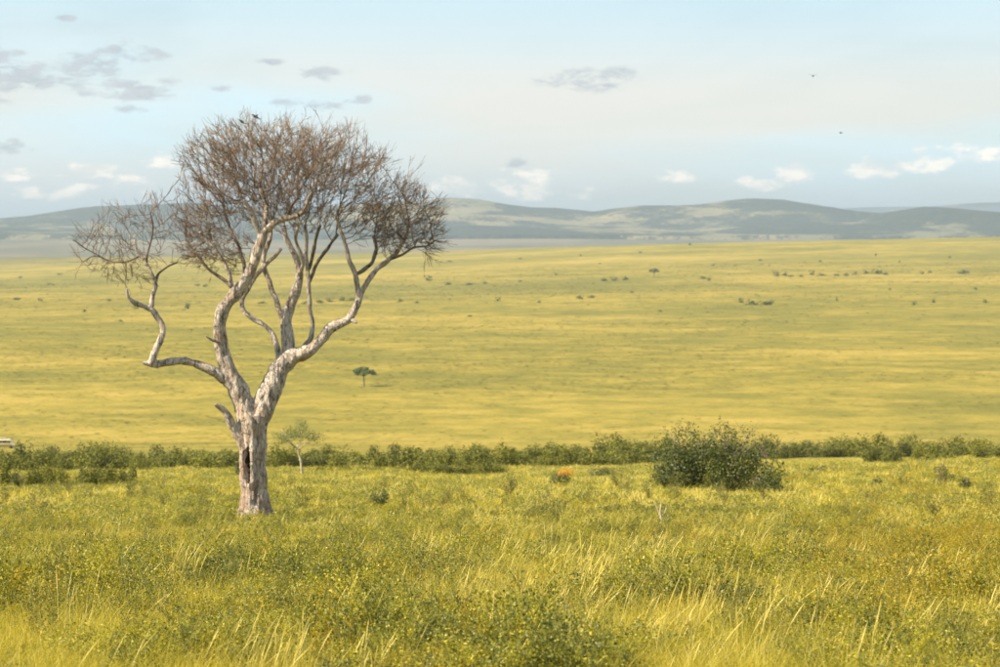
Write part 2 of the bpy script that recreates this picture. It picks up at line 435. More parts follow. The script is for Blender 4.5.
main_prof = [(-900, 212), (-500, 200), (-250, 214), (-100, 221), (0, 220), (40, 216), (70, 211), (100, 206), (150, 204), (190, 203), (230, 206), (300, 208), (360, 205), (420, 200),
             (450, 197.5), (480, 199), (505, 204), (530, 207), (560, 208), (592, 212), (615, 208), (640, 205.5), (668, 206), (690, 205), (720, 201), (750, 199), (785, 200),
             (815, 205), (850, 210.5), (885, 213), (1000, 216), (1100, 218), (1300, 208), (1600, 214), (1900, 205)]
near_prof = [(-900, 232), (-200, 226), (-60, 224), (0, 228), (60, 233), (130, 234), (250, 232), (400, 231), (470, 225), (560, 229), (700, 232), (760, 226), (860, 222), (890, 212), (925, 206.5), (955, 208.5), (1000, 213), (1060, 216), (1200, 225), (1900, 230)]
far_prof = [(-900, 214), (0, 224), (500, 222), (780, 215), (830, 209), (880, 207), (930, 207), (965, 203.5), (1010, 202), (1100, 205), (1400, 212), (1900, 208)]
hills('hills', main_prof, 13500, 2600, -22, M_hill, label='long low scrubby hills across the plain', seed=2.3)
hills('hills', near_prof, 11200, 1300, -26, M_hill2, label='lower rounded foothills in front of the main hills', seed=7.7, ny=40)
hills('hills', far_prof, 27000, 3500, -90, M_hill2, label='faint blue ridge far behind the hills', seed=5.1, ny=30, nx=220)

# ------------------------------------------------------------------ the big bare tree
TD = 70.0
S = TD / F                # metres per photo pixel at the tree
def cr(pts, rad, dep, step=.07):
    """Catmull-Rom through pixel points -> 3-D polyline with radii"""
    p3 = [P(x, y, TD + d) for (x, y), d in zip(pts, dep)]
    r3 = [r * S for r in rad]
    out, ro = [], []
    n = len(p3)
    for i in range(n - 1):
        a, b_, c_, d_ = p3[max(i - 1, 0)], p3[i], p3[i + 1], p3[min(i + 2, n - 1)]
        k = max(2, int((c_ - b_).length / step))
        for j in range(k):
            u = j / k
            q = .5 * ((2 * b_) + (-a + c_) * u + (2 * a - 5 * b_ + 4 * c_ - d_) * u * u + (-a + 3 * b_ - 3 * c_ + d_) * u ** 3)
            out.append(q); ro.append(r3[i] * (1 - u) + r3[i + 1] * u)
    out.append(p3[-1]); ro.append(r3[-1])
    return out, ro
def L(name, data, d0, d1):
    n = len(data); dep = [d0 + (d1 - d0) * i / (n - 1) for i in range(n)]
    return (name, *cr([(a, b) for a, b, _ in data], [r for _, _, r in data], dep))
LR = .91
limbs = [
    L('trunk', [(256, 545, 18), (256, 526, 16.5), (255.5, 508, 15), (254, 490, 14.2), (253, 470, 14.2), (252, 450, 14.4), (252, 430, 14.5), (252, 414, 14.5)], 0, 0),
    L('trunk', [(251, 430, 10), (246, 412, 11.5), (241, 396, 10.5), (235, 384, 9.5)], 0, -.05),
    L('trunk', [(254, 430, 10), (259, 415, 12), (266, 399, 11.5), (272, 385, 11)], 0, .05),
    L('limb', [(235, 384, 9.5), (229, 370, 8.5), (223, 354, 8), (220, 338, 7.5), (220, 324, 7.3), (224, 310, 7.3), (233, 297, 7.6), (242, 285, 7.2), (250, 272, 6.6), (256, 258, 6), (260, 244, 5.6), (264, 231, 5)], -.05, -.7),
    L('limb', [(272, 385, 11), (279, 369, 10.5), (289, 359, 9.5), (300, 354, 8.5), (312, 349, 7.2), (321, 340, 6), (327, 331, 6), (337, 324.5, 6), (347, 321, 5.2), (352, 314, 4.8), (357, 305, 4.6), (360, 297, 4)], .05, -.2),
    L('limb', [(238, 391, 7), (225, 379, 6.6), (214, 372, 5.8), (199, 365, 5), (185, 361, 4.5), (172, 361.5, 4.4), (157, 364, 4.8), (149, 364, 3.4), (142, 362, 1)], -.1, -.7),
    L('limb', [(285, 366, 8), (288, 348, 7.2), (287, 332, 6.8), (286.5, 318, 6), (290, 305, 5.6), (295, 293, 5.4), (299, 281, 4.8), (299, 270, 4.2), (296, 258, 4), (291, 248, 3.6), (286, 236, 3.2), (284, 226, 2.6)], .1, .5),
    L('limb', [(245, 446, 7), (239, 435, 6), (231, 422, 5), (224, 411, 4), (218, 406, 3), (214, 404.5, 1.2)], -.1, -.5),
    L('limb', [(151, 363, 4), (154, 353, 3.9), (159, 343, 3.7), (163, 332, 3.5), (162, 324, 3.5), (157, 316, 3.6), (151, 308, 3.4)], -.62, -.6),
]
thin = [
    L('b', [(264, 232, 4.6), (275, 224, 4.2), (286, 218, 3.8), (298, 215, 3.5), (306, 208, 3), (309, 198, 2.4), (313, 188, 1.8)], -.7, -1.3),
    L('b', [(288, 217, 2), (292, 207, 2), (297, 198, 1.6)], -.9, -1.1),
    L('b', [(262, 235, 4), (257, 225, 3.2), (251, 212, 2.8), (243, 200, 2.2)], -.7, -.9),
    L('b', [(262, 240, 3.4), (266, 222, 3.2), (265, 205, 2.8), (261, 188, 2.2)], -.6, -.1),
    L('b', [(279, 362, 3.5), (277, 348, 3.6), (274, 336, 3.6), (264, 325, 3.2), (252, 318, 2.9), (243, 309, 2.9), (243, 298, 2.9), (249, 287, 2.8), (257, 275, 2.6), (267, 264, 2.4), (276, 256, 2.2), (281, 249, 2)], .1, .9),
    L('b', [(285, 326, 3.4), (280, 313, 3.4), (275, 300, 3.2), (270, 285, 3), (265, 271, 3), (264, 256, 2.8), (270, 240, 2.4), (272, 222, 2)], .2, 1.2),
    L('b', [(302, 354, 3.6), (306, 344, 3.6), (311, 337, 3.4), (312, 325, 2.7), (310.5, 308, 2.6), (309, 290, 2.6), (308, 276, 2.6), (306, 262, 2.6), (306, 245, 2.3), (305, 225, 2)], .1, .2),
    L('b', [(309, 283, 2.4), (313, 272, 2.3), (321, 257, 2.2), (330, 244, 2), (338, 234, 1.8)], .2, .7),
    L('b', [(308, 270, 2.2), (313, 255, 2.2), (316, 240, 2), (320, 225, 1.8)], .2, -.4),
    L('b', [(299, 276, 3), (303, 262, 2.4), (296, 240, 2.2), (300, 222, 2)], .3, -.3),
    L('b', [(360, 298, 3.8), (357, 284, 3.2), (355, 274, 3.1), (350, 260, 2.8), (345, 242, 2.5), (340, 229, 2.2), (335, 214, 1.8)], -.2, -.5),
    L('b', [(360, 298, 3.8), (363, 289, 3.4), (368, 280, 3.4), (377, 269, 3.2), (388, 260, 2.8), (398, 251, 2.6), (404, 238, 2.2), (409, 224, 1.6)], -.2, .1),
    L('b', [(356, 275, 2.6), (364, 269, 2.6), (372, 263, 2.4), (376, 250, 2.2), (374, 236, 2)], -.3, .6),
    L('b', [(388, 260, 2), (400, 256, 1.6), (413, 248, 1.4), (426, 246, 1.2), (436, 240, 1)], 0, -.4),
    L('b', [(350, 320, 4.4), (354, 321, 3.2), (357, 323, 1.5)], -.1, -.3),
    L('b', [(220, 342, 3), (213, 340, 1.6), (206, 336.5, .8)], -.3, -.5),
    L('b', [(236, 295, 3.4), (231, 284, 2.8), (228, 272, 2.4), (222, 258, 2.2), (212, 244, 1.8), (200, 232, 1.5)], -.3, -.5),
    L('b', [(232, 287, 2.4), (222, 279, 2.1), (210, 270, 1.9), (197, 255, 1.6), (186, 240, 1.3)], -.35, .2),
    L('b', [(242, 286, 2.6), (244, 268, 2.3), (240, 250, 2.1), (232, 232, 1.9), (225, 214, 1.6)], -.2, .7),
    L('b', [(151, 309, 3.2), (143, 306, 3.2), (135, 303, 2.8), (129, 298, 2.2), (127, 289, 1.6)], -.6, -.9),
    L('b', [(151, 309, 3), (153, 298, 2.7), (155, 284, 2.4), (151, 272, 2.1), (146, 263, 1.9), (138, 252, 1.5), (135, 240, 1.2)], -.6, -.4),
    L('b', [(155, 284, 2), (158, 274, 1.7), (168, 267, 1.4), (178, 262, 1.1)], -.5, -.1),
    L('b', [(146, 263, 1.6), (150, 245, 1.3), (153, 228, 1.1), (150, 212, .8)], -.5, -.7),
    L('b', [(141, 256, 1.2), (125, 262, .9), (110, 262, .8), (95, 256, .6), (83, 262, .5)], -.4, -.6),
    L('b', [(108, 262, .8), (92, 252, .6), (82, 246, .8), (73, 240, .6)], -.5, -.7),
]
tree_base = P(255.5, 530, TD); tree_base.z = g1(tree_base.x, TD) - .02
tree = empty('bare_tree', tree_base)
tag(tree, 'tall bare tree with bleached forked trunk and dense leafless twig crown', 'tree')
inv = Vector(tree_base)
# skeleton -> one joined skin, then voxel remesh, then cut into trunk and limbs
mb = MB()
for (nm, pts, rr) in limbs:
    if nm == 'limb': rr = [r * (1 - .10 * min(1, i * 3 / len(rr))) for i, r in enumerate(rr)]
    rr = [r * (1 + .10 * mnoise.noise(p * 2.6)) for p, r in zip(pts, rr)]
    pts = [p + Vector((mnoise.noise(p * 1.7 + Vector((5, 0, 0))), mnoise.noise(p * 1.7 + Vector((0, 9, 0))), 0)) * min(.03, r * .3) for p, r in zip(pts, rr)]
    # closed caps are needed for the voxel remesh
    mb.tube(pts, rr, 14, cap=True)
    c0 = pts[0] - (pts[1] - pts[0]).normalized() * rr[0] * .5
    b0 = mb.n - (len(pts) * 14 + 1)
    mb.quads([tuple(c0)], np.zeros((0, 4), int), 0.5)
    mb.F.append(np.array([(b0 + (k + 2) % 14, b0 + k + 1, b0 + k, mb.n - 1) for k in range(0, 14, 2)])); mb.T.append(np.full(7, .5))
tmp = link('tmp_skin', mb.mesh('tmp_skin', None))
rm = tmp.modifiers.new('r', 'REMESH'); rm.mode = 'VOXEL'; rm.voxel_size = .024; rm.adaptivity = 0
sm = tmp.modifiers.new('s', 'SMOOTH'); sm.factor = .5; sm.iterations = 3
dg = bpy.context.evaluated_depsgraph_get()
em = tmp.evaluated_get(dg).to_mesh()
nv = len(em.vertices)
co = np.empty(nv * 3, np.float32); em.vertices.foreach_get('co', co); co = co.reshape(-1, 3).astype(float)
no = np.empty(nv * 3, np.float32); em.vertices.foreach_get('normal', no); no = no.reshape(-1, 3).astype(float)
fl = [tuple(p.vertices) for p in em.polygons]
tmp.evaluated_get(dg).to_mesh_clear()
bpy.data.objects.remove(tmp)
# nearest skeleton point for every vertex
allp = [(p, r, gi, i / len(pts)) for gi, (nm, pts, rr) in enumerate(limbs) for i, (p, r) in enumerate(zip(pts, rr))]
kd = kdtree.KDTree(len(allp))
for i, a in enumerate(allp): kd.insert(a[0], i)
kd.balance()
vg = np.empty(nv, int); vr = np.empty(nv)
axis_x = np.empty(nv); 
for i in range(nv):
    best = None
    for (c_, j, dist) in kd.find_n(co[i], 4):
        s_ = dist - allp[j][1]
        if best is None or s_ < best[0]: best = (s_, j)
    vg[i] = allp[best[1]][2]; vr[i] = allp[best[1]][1]
hol = np.zeros(nv)
for i in range(nv):
    p = Vector(co[i]); g = vg[i]; r = vr[i]
    q = Vector((p.x * 5.2, p.y * 5.2, p.z * .8))
    a = mnoise.noise(p * 3.3) * .28 + mnoise.noise(q) * .55 + mnoise.noise(q * 2.1) * .3 + mnoise.noise(p * 9) * .12
    groove = -max(0.0, .18 - abs(mnoise.noise(Vector((p.x * 3.6 + .5 * mnoise.noise(p * 1.5), p.y * 3.6, p.z * .45 + 3))))) * 1.0
    a = a + groove * 1.6
    amp = min(.09, r * .30)
    d = a * amp
    # the long dark hollow in the front of the trunk
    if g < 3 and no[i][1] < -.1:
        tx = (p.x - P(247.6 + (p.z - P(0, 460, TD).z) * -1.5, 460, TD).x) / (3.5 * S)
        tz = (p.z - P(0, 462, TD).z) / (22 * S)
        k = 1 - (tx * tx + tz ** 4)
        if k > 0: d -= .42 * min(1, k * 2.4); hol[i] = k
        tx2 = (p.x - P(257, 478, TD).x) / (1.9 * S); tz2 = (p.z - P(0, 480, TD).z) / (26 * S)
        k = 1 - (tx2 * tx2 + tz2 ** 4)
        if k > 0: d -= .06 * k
    # root flare
    hz = (p.z - tree_base.z)
    if hz < .9: d += .10 * max(0, 1 - hz / .9) * (1 + mnoise.noise(Vector((p.x * 4, p.y * 4, 0))) * 1.5)
    co[i] += no[i] * d
fg = np.array([vg[f[0]] for f in fl])
part_of = {0: 0, 1: 0, 2: 0}
for pid in sorted(set(fg.tolist())):
    part_of.setdefault(pid, pid)
fp = np.array([part_of[g] for g in fg]); FA = np.array(fl)
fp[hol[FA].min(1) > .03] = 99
for pid in sorted(set(fp.tolist())):
    ff = FA[fp == pid]; used, invx = np.unique(ff.ravel(), return_inverse=True)
    nm_ = 'trunk' if pid == 0 else ('hollow' if pid == 99 else 'limb')
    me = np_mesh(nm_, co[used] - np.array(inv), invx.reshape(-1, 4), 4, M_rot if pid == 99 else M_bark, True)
    nn = no[used]
    o = link(nm_, me, tree)
    if pid == 99: o['label'] = 'long hollow in the front of the trunk with its shade painted in'
# thinner bough polylines, one part each
boughs = MB(); skeleton = []
for (nm, pts, rr) in thin:
    rr = [r * .80 for r in rr]
    q = MB(); ph = random.random() * 9
    pts2 = [p + Vector((mnoise.noise(p * 3 + Vector((ph, 0, 0))), mnoise.noise(p * 3 + Vector((0, ph, 0))), mnoise.noise(p * 3))) * .035 for p in pts]
    q.tube([p - inv for p in pts2], [r * (1 + .25 * mnoise.noise(p * 5)) for p, r in zip(pts2, rr)], 8)
    link('bough', q.mesh('bough', M_bark if rr[0] > 2.2 * S else M_branch, True), tree)
    skeleton.append((pts2, rr))
for nm, pts, rr in limbs: skeleton.append((pts, rr))

# space colonisation of the crown
def ell(c, rx, ry, rz, n, d=0.0, shell=.0):
    o = P(c[0], c[1], TD + d); pts = []
    while len(pts) < n:
        v = np.random.default_rng(len(pts) + int(c[0]) * 7 + n).normal(size=3) if False else rng.normal(size=3)
        v /= np.linalg.norm(v); v *= rng.random() ** (1 / 2.6)
        pts.append((o.x + v[0] * rx * S, o.y + v[1] * rz, o.z + v[2] * ry * S))
    return pts
att = (ell((248, 172), 72, 46, 1.9, 2100) + ell((312, 174), 50, 46, 2.0, 1400) + ell((388, 216), 54, 38, 1.5, 1120) + ell((366, 176), 26, 26, 1.3, 420) + ell((203, 225), 34, 42, 1.2, 800)
       + ell((290, 208), 66, 30, 1.6, 600) + ell((128, 248), 46, 42, 1.1, 760, -.5) + ell((165, 225), 24, 26, .9, 120, -.2) + ell((348, 150), 16, 24, .8, 130) + ell((100, 262), 26, 14, .6, 60, -.5)
       + ell((262, 146), 60, 24, 1.4, 600) + ell((425, 240), 24, 16, .8, 180) + ell((225, 250), 30, 28, .9, 200))
att = np.array(att)
void = np.array([mnoise.noise(Vector((p[0] * 1.25, p[1] * .9, p[2] * 1.25 + 7))) + .35 * mnoise.noise(Vector(p) * 3.2) for p in att])
att = att[void > -.25]
nodes = []; parent = []; 
for pts, rr in skeleton:
    for p in pts[::2]:
        if p.z > P(0, 312, TD).z: nodes.append(np.array(p)); parent.append(-1)
n_seed = len(nodes)
alive = np.ones(len(att), bool)
STEP, KILL, INFL = .13, .19, 1.5
for it in range(60):
    kd = kdtree.KDTree(len(nodes))
    for i, p in enumerate(nodes): kd.insert(p, i)
    kd.balance()
    pull = {}
    for ai in np.nonzero(alive)[0]:
        c_, j, dist = kd.find(att[ai])
        if dist < KILL: alive[ai] = False; continue
        if dist < INFL or it < 6:
            v = (att[ai] - nodes[j]) / dist
            pull.setdefault(j, []).append(v)
    if not pull: break
    for j, vs in pull.items():
        v = np.mean(vs, 0) + rng.normal(size=3) * .10 + np.array([0, 0, .08])
        ln = np.linalg.norm(v)
        if ln < 1e-3: continue
        q = nodes[j] + v / ln * STEP
        nodes.append(q); parent.append(j)
nodes = np.array(nodes); nN = len(nodes)
kids = [[] for _ in range(nN)]
for i in range(n_seed, nN): kids[parent[i]].append(i)
wt = np.zeros(nN)
for i in range(nN - 1, n_seed - 1, -1):
    if not kids[i]: wt[i] = 1
    wt[parent[i]] += wt[i]
rad_n = .0060 * wt ** .38
crown = MB(); tw = MB()
def chain(i0, start):
    pts = [start, i0]; i = i0
    todo = []
    while kids[i]:
        ks = sorted(kids[i], key=lambda k: -wt[k])
        todo += [(i, k) for k in ks[1:]]
        i = ks[0]; pts.append(i)
    return pts, todo
stack = [(parent[i], i) for i in range(n_seed, nN) if parent[i] < n_seed]
nc = 0
while stack:
    a, i0 = stack.pop()
    pts, todo = chain(i0, a); stack += todo
    rr = [float(rad_n[k]) for k in pts]; rr[0] = rr[1]
    rr = [min(r, .05) for r in rr]
    tn = min(1, max(0, .5 + rng.normal() * .2))
    crown.tube([nodes[k] - np.array(inv) for k in pts], rr, 5 if rr[0] > .014 else 3, tn, cap=False); nc += 1
# fine twigs
cz = P(0, 215, TD).z; cx0 = P(290, 0, TD).x
def twig(p, d, ln, r, tone, lv=0):
    d = d / (np.linalg.norm(d) + 1e-9)
    a = p + d * ln * .5 + rng.normal(size=3) * ln * .06
    b = a + d * ln * .5 + rng.normal(size=3) * ln * .09 + np.array([0, 0, ln * .07])
    tw.tube([p, a, b], [r, r * .8, r * .5], 3, tone, cap=False)
    if lv < 1:
        for k in range(rng.integers(1, 3)):
            s_ = a if rng.random() < .5 else p + (a - p) * rng.random()
            twig(s_, d + rng.normal(size=3) * .5, ln * (.4 + .4 * rng.random()), r * .75, tone, lv + 1)
for i in range(n_seed, nN):
    j = parent[i]; p = nodes[i]; d = p - nodes[j]
    left = p[0] < P(188, 0, TD).x
    pr = (1.0 if not kids[i] else (.78 if wt[i] < 12 else .35)) * (.6 if left else 1)
    if rng.random() > pr: continue
    nt = (1 if kids[i] else 2) + (0 if left else 1)
    for k in range(nt):
        ctr = np.array([cx0, TD, cz - 1.2]); rad_ = (p - ctr) / (np.linalg.norm(p - ctr) + 1e-6)
        if left: rad_ = np.array([-.3, 0, .6])
        dd = d / STEP * .6 + rad_ * .8 + rng.normal(size=3) * .42
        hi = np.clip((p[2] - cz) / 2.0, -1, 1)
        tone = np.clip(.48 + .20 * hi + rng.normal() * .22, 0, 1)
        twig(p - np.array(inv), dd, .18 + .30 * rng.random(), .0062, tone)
# a few long whips that stick out of the outline
for (x0, y0, x1, y1) in [(228, 136, 213, 117), (238, 128, 243, 108), (322, 126, 326, 108), (350, 140, 352, 118), (195, 150, 196, 128), (182, 170, 172, 152), (385, 165, 396, 152), (408, 178, 414, 160),
                         (440, 205, 447, 192), (426, 246, 428, 268), (153, 215, 148, 196), (90, 246, 78, 228), (170, 262, 186, 268), (272, 124, 278, 113), (300, 124, 309, 114), (424, 252, 432, 262), (82, 262, 72, 268), (140, 205, 150, 197)]:
    a = np.array(P(x0, y0, TD)) - np.array(inv); b = np.array(P(x1, y1, TD)) - np.array(inv)
    for k in range(2):
        e = b + rng.normal(size=3) * .14
        m_ = (a + e) / 2 + rng.normal(size=3) * .05
        tw.tube([a, m_, e], [.0065, .0055, .004], 3, .7, cap=False)
        twig(m_, e - a, .25, .006, .6)
link('branches', crown.mesh('branches', M_branch, True), tree)['kind'] = 'stuff'
link('twigs', tw.mesh('twigs', M_twig), tree)['kind'] = 'stuff'
print('crown nodes', nN - n_seed, 'chains', nc, 'twig quads', sum(len(f) for f in tw.F))

# ------------------------------------------------------------------ foliage makers
def bush_leaves(rg, w_, d_, h_, n, leaf, lobes=9, flat=0.0, bottom=.0):
    """leafy mound: lobes of leaf-sized faces spread over and inside"""
    C = []; N_ = []; T = []
    lob = []
    for k in range(lobes):
        a = rg.random() * 2 * math.pi; r = rg.random() ** .5 * .62
        cx_, cy_ = math.cos(a) * r, math.sin(a) * r
        s = .28 + .26 * rg.random()
        cz_ = (bottom + (1 - bottom) * (.25 + .55 * rg.random()) * (1 - .45 * r))
        if k % 3 == 0: cz_ *= .45
        lob.append((cx_, cy_, cz_, s, rg.random()))
    for (cx_, cy_, cz_, s, tt) in lob:
        m_ = int(n / lobes)
        v = rg.normal(size=(m_, 3)); v /= np.linalg.norm(v, axis=1, keepdims=True)
        rr_ = (.55 + .5 * rg.random(m_) ** .7)[:, None]
        rr_ *= 1 + .22 * np.sin(v[:, :1] * 6 + tt * 9) * np.cos(v[:, 2:3] * 5 + tt * 5)
        p = np.array([cx_, cy_, cz_]) + v * rr_ * np.array([s, s, s * .85])
        C.append(p); N_.append(v + rg.normal(size=v.shape) * .55); T.append(np.clip(tt * .45 + .28 + rg.normal(size=m_) * .2, 0, 1))
    C = np.concatenate(C); N_ = np.concatenate(N_); T = np.concatenate(T)
    C[:, 2] = np.abs(C[:, 2]) * 1.0
    C = C * np.array([w_ / 2, d_ / 2, h_ * .88])
    N_ /= np.linalg.norm(N_, axis=1, keepdims=True)
    V, Fq = leaf_quads(C, N_, leaf * (.7 + .6 * rg.random(len(C))), leaf * .62, rg)
    return V, Fq, T
def bush_stems(rg, w_, d_, h_, n, r0):
    q = MB()
    for k in range(n):
        a = rg.random() * 2 * math.pi; r = rg.random() ** .6
        e = Vector((math.cos(a) * r * w_ * .4, math.sin(a) * r * d_ * .4, h_ * (.55 + .35 * rg.random()) * (1 - .3 * r)))
        b0 = Vector((e.x * .2, e.y * .2, -.25)); m_ = (b0 + e) / 2 + Vector((rg.normal() * .08 * w_, rg.normal() * .08 * d_, 0))
        q.tube([b0, m_, e], [r0, r0 * .7, r0 * .3], 5, .5)
        for j in range(3):
            t0 = .4 + .5 * rg.random(); s0 = b0.lerp(e, t0) if t0 < .5 else m_.lerp(e, t0)
            q.tube([s0, s0 + Vector((rg.normal() * w_ * .16, rg.normal() * d_ * .16, h_ * .2))], [r0 * .45, r0 * .15], 3, .5, cap=False)
    return q
def make_bush(name, seed, w_, d_, h_, n, leaf, mat, lobes, stems=7, r0=.03, loc=(0, 0, 0), stemmat=None, bottom=0.0):
    rg = np.random.default_rng(seed)
    root = empty(name, loc)
    q = bush_stems(rg, w_, d_, h_, stems, r0)
    link('stems', q.mesh('stems', stemmat or M_branch, True), root)
    V, Fq, T = bush_leaves(rg, w_, d_, h_, n, leaf, lobes, bottom=bottom)
    link('foliage', np_mesh('foliage', V, Fq, 4, mat, False, {'tone': ('FACE', T)}), root)
    return root
def bush_mesh(seed, w_, d_, h_, n, leaf, mat, lobes):
    rg = np.random.default_rng(seed)
    V, Fq, T = bush_leaves(rg, w_, d_, h_, n, leaf, lobes)
    return np_mesh('bush', V, Fq, 4, mat, False, {'tone': ('FACE', T)})
def at(px, D):
    x = (px - 500) / F * D
    return Vector((x, D, g1(x, D)))
def sees(px, v, lo=60, hi=4400):
    """distance at which the ground shows at pixel (px, v)"""
    best = None
    for D in np.geomspace(lo, hi, 500):
        p = at(px, D); row = 333.5 + F * math.tan(math.atan2(-p.z, D) - PITCH)
        if row <= v: return float(D)
    return hi

# big shrub right of centre and its lower neighbour
D1 = 112
p = at(692, D1); big = make_bush('leafy_shrub', 11, 4.3, 3.6, 3.25, 10500, .095, M_shrub, 13, 10, .035, p)
tag(big, 'tall left half of the dark green shrub clump right of centre', 'shrub')
p = at(743, D1 - 2); b2 = make_bush('leafy_shrub', 15, 3.5, 3.1, 3.4, 9000, .095, M_shrub, 11, 9, .035, p)
tag(b2, 'dark green shrub forming the right half of the big clump', 'shrub')
p = at(768, D1 - 5); b3 = make_bush('leafy_shrub', 19, 1.7, 1.5, 1.25, 1700, .08, M_shrub, 6, 5, .025, p)
tag(b3, 'low dark shrub at the right foot of the big shrub clump', 'shrub')
p = at(664, D1 + 1); b4 = make_bush('leafy_shrub', 21, 1.5, 1.5, 1.5, 1500, .08, M_shrub, 6, 5, .025, p)
tag(b4, 'small shrub at the left edge of the big shrub clump', 'shrub')
for (px, v, wpx, hpx, s_, lab) in [(945, 487, 34, 24, 31, 'small round dark shrub in the grass near the right edge'),
                                   (16, 490, 20, 20, 33, 'small dark round shrub at the left edge of the grass'),
                                   (968, 492, 20, 15, 35, 'low dark shrub just right of the round one near the right edge'),
                                   (877, 488, 14, 12, 37, 'small dark shrub in grass left of the right hand pair'),
                                   (380, 508, 22, 20, 39, 'upright dark weedy shrub right of the bare tree'),
                                   (240, 480, 12, 22, 41, 'dark little shrub against the left foot of the bare trunk'),
                                   (560, 489, 26, 20, 43, 'pale grey green shrub in the middle of the grass'),
                                   (600, 470, 60, 14, 45, 'wide low green shrub beyond the orange flowers'),
                                   (822, 466, 40, 12, 47, 'low green shrub right of the big shrub clump')]:
    D = min(sees(px, v, 60, 220), 170)
    p = at(px, D); k = D / F
    o = make_bush('leafy_shrub', s_, wpx * k, wpx * k * .8, hpx * k * 1.12, 900, max(.06, 1.7 * k), M_shrub, 6, 5, .02, p)
    tag(o, lab, 'shrub')

# bush belt along the watercourse
belt_proto = [bush_mesh(100 + i, 1, 1, 1, 1500, .066, M_bush, 7 + i % 4) for i in range(7)]
spots = []
def belt(x0, x1, n, D0, D1_, top0, top1, wpx0, wpx1):
    for k in range(n):
        px = x0 + (x1 - x0) * (k + .5 + rng.normal() * .35) / n
        D = D0 + (D1_ - D0) * rng.random()
        top = top1 + (top0 - 2 - top1) * rng.random() ** 1.6 + 4.0 * math.sin(px * .045 + D) * (D < 600) * .5
        spots.append((px, D, top, wpx0 + (wpx1 - wpx0) * rng.random()))
belt(-60, 640, 66, 265, 330, 440, 450, 24, 50)
belt(-60, 640, 34, 330, 400, 441, 447, 24, 40)
belt(-60, 128, 26, 128, 150, 456, 467, 17, 28)
belt(-60, 250, 14, 240, 262, 446, 455, 30, 46)
belt(-30, 60, 5, 230, 260, 449, 455, 30, 44)
belt(410, 505, 11, 190, 210, 456, 461, 22, 36)
belt(300, 410, 5, 210, 240, 462, 466, 22, 34)
belt(595, 660, 9, 330, 380, 431, 438, 26, 40)
belt(520, 600, 7, 330, 380, 440, 446, 24, 36)
belt(640, 780, 14, 380, 430, 441, 448, 24, 38)
belt(760, 1080, 40, 380, 450, 430, 442, 22, 44)
belt(860, 1050, 12, 250, 300, 440, 447, 20, 36)
for i, (px, D, top, wpx) in enumerate(spots):
    p = at(px, D); k = D / F
    ztop = P(px, top, D).z
    h = max(.7, ztop - p.z)
    o = link('bush', belt_proto[i % 7], None, p - Vector((0, 0, .15)))
    w_ = max(wpx * k, h * .8)
    o.scale = (w_ , w_ * .9, h * 1.12); o.rotation_euler[2] = rng.random() * 6
    zone = [(60, 'at the left edge under the cream van'), (140, 'well left of the bare trunk'), (238, 'just left of the bare trunk'), (330, 'between the bare trunk and the young acacia'),
            (420, 'right of the young acacia'), (520, 'in the centre of the picture'), (600, 'above the orange flowers'), (665, 'left of the big dark shrub clump'), (790, 'behind the big dark shrub clump'),
            (880, 'right of the big dark shrub clump'), (2000, 'toward the right edge')]
    zt_ = next(t_ for lim, t_ in zone if px < lim)
    if D < 262 and px < 640: row = 'low front row bush'
    elif px < 640 and D <= 330: row = 'rounded green bush of the long belt'
    elif px < 640: row = 'back row bush of the long belt'
    else: row = 'rounded green bush of the right belt' if D > 320 else 'nearer bush of the right belt'
    tag(o, row + ' ' + zt_, 'bush', row.replace('bush', 'bushes') + ' ' + zt_)

# far bushes on the plain: (px, row, width px, height px)
far_list = [(428, 281, 11, 6), (448, 285, 10, 3), (470, 285, 10, 3), (484, 284, 9, 3), (498, 301, 8, 4), (580, 299, 12, 4), (592, 298, 9, 4), (603, 281, 10, 3), (614, 281, 10, 4), (625, 280, 10, 4),
            (703, 279, 8, 4), (709, 281, 6, 4), (741, 303, 9, 5), (752, 305, 14, 6), (764, 305, 15, 6), (772, 304, 10, 4), (776, 276, 9, 5), (785, 276, 8, 4), (792, 277, 7, 3), (800, 277, 9, 3), (812, 275, 9, 5),
            (822, 276, 10, 3), (835, 276, 9, 3), (846, 276, 9, 3), (855, 275, 8, 3), (866, 274, 7, 4), (876, 274, 12, 6), (885, 275, 8, 3), (922, 274, 6, 3), (930, 273, 6, 3), (965, 274, 16, 6),
            (188, 309, 8, 7), (136, 309, 11, 4), (146, 310, 9, 3), (108, 301, 5, 4), (18, 300, 12, 3), (40, 301, 9, 3), (158, 287, 5, 2), (196, 286, 9, 3), (206, 287, 8, 3), (330, 302, 13, 4), (342, 301, 12, 5),
            (352, 301, 11, 5), (318, 303, 12, 4), (305, 304, 12, 3), (262, 304, 10, 3), (760, 261, 5, 3), (876, 256, 3, 3), (713, 266, 5, 2), (690, 245, 7, 3), (915, 305, 5, 5), (934, 303, 5, 4), (985, 303, 6, 4),
            (837, 301, 4, 5), (540, 303, 6, 3), (470, 317, 8, 2), (660, 312, 6, 2), (400, 302, 7, 4), (417, 303, 6, 3), (632, 293, 6, 2), (50, 285, 10, 2), (84, 312, 6, 3), (120, 322, 6, 3), (520, 282, 6, 2), (556, 275, 5, 2),
            (450, 262, 8, 2), (520, 259, 5, 2), (580, 256, 5, 2), (640, 253, 5, 2), (820, 262, 4, 2), (900, 262, 4, 2), (950, 258, 4, 2), (60, 275, 8, 2), (20, 278, 10, 2), (600, 264, 4, 2), (975, 290, 5, 3), (890, 290, 5, 2)]
far_proto = [bush_mesh(200 + i, 1, 1, 1, 110, .17, M_far, 5) for i in range(4)]
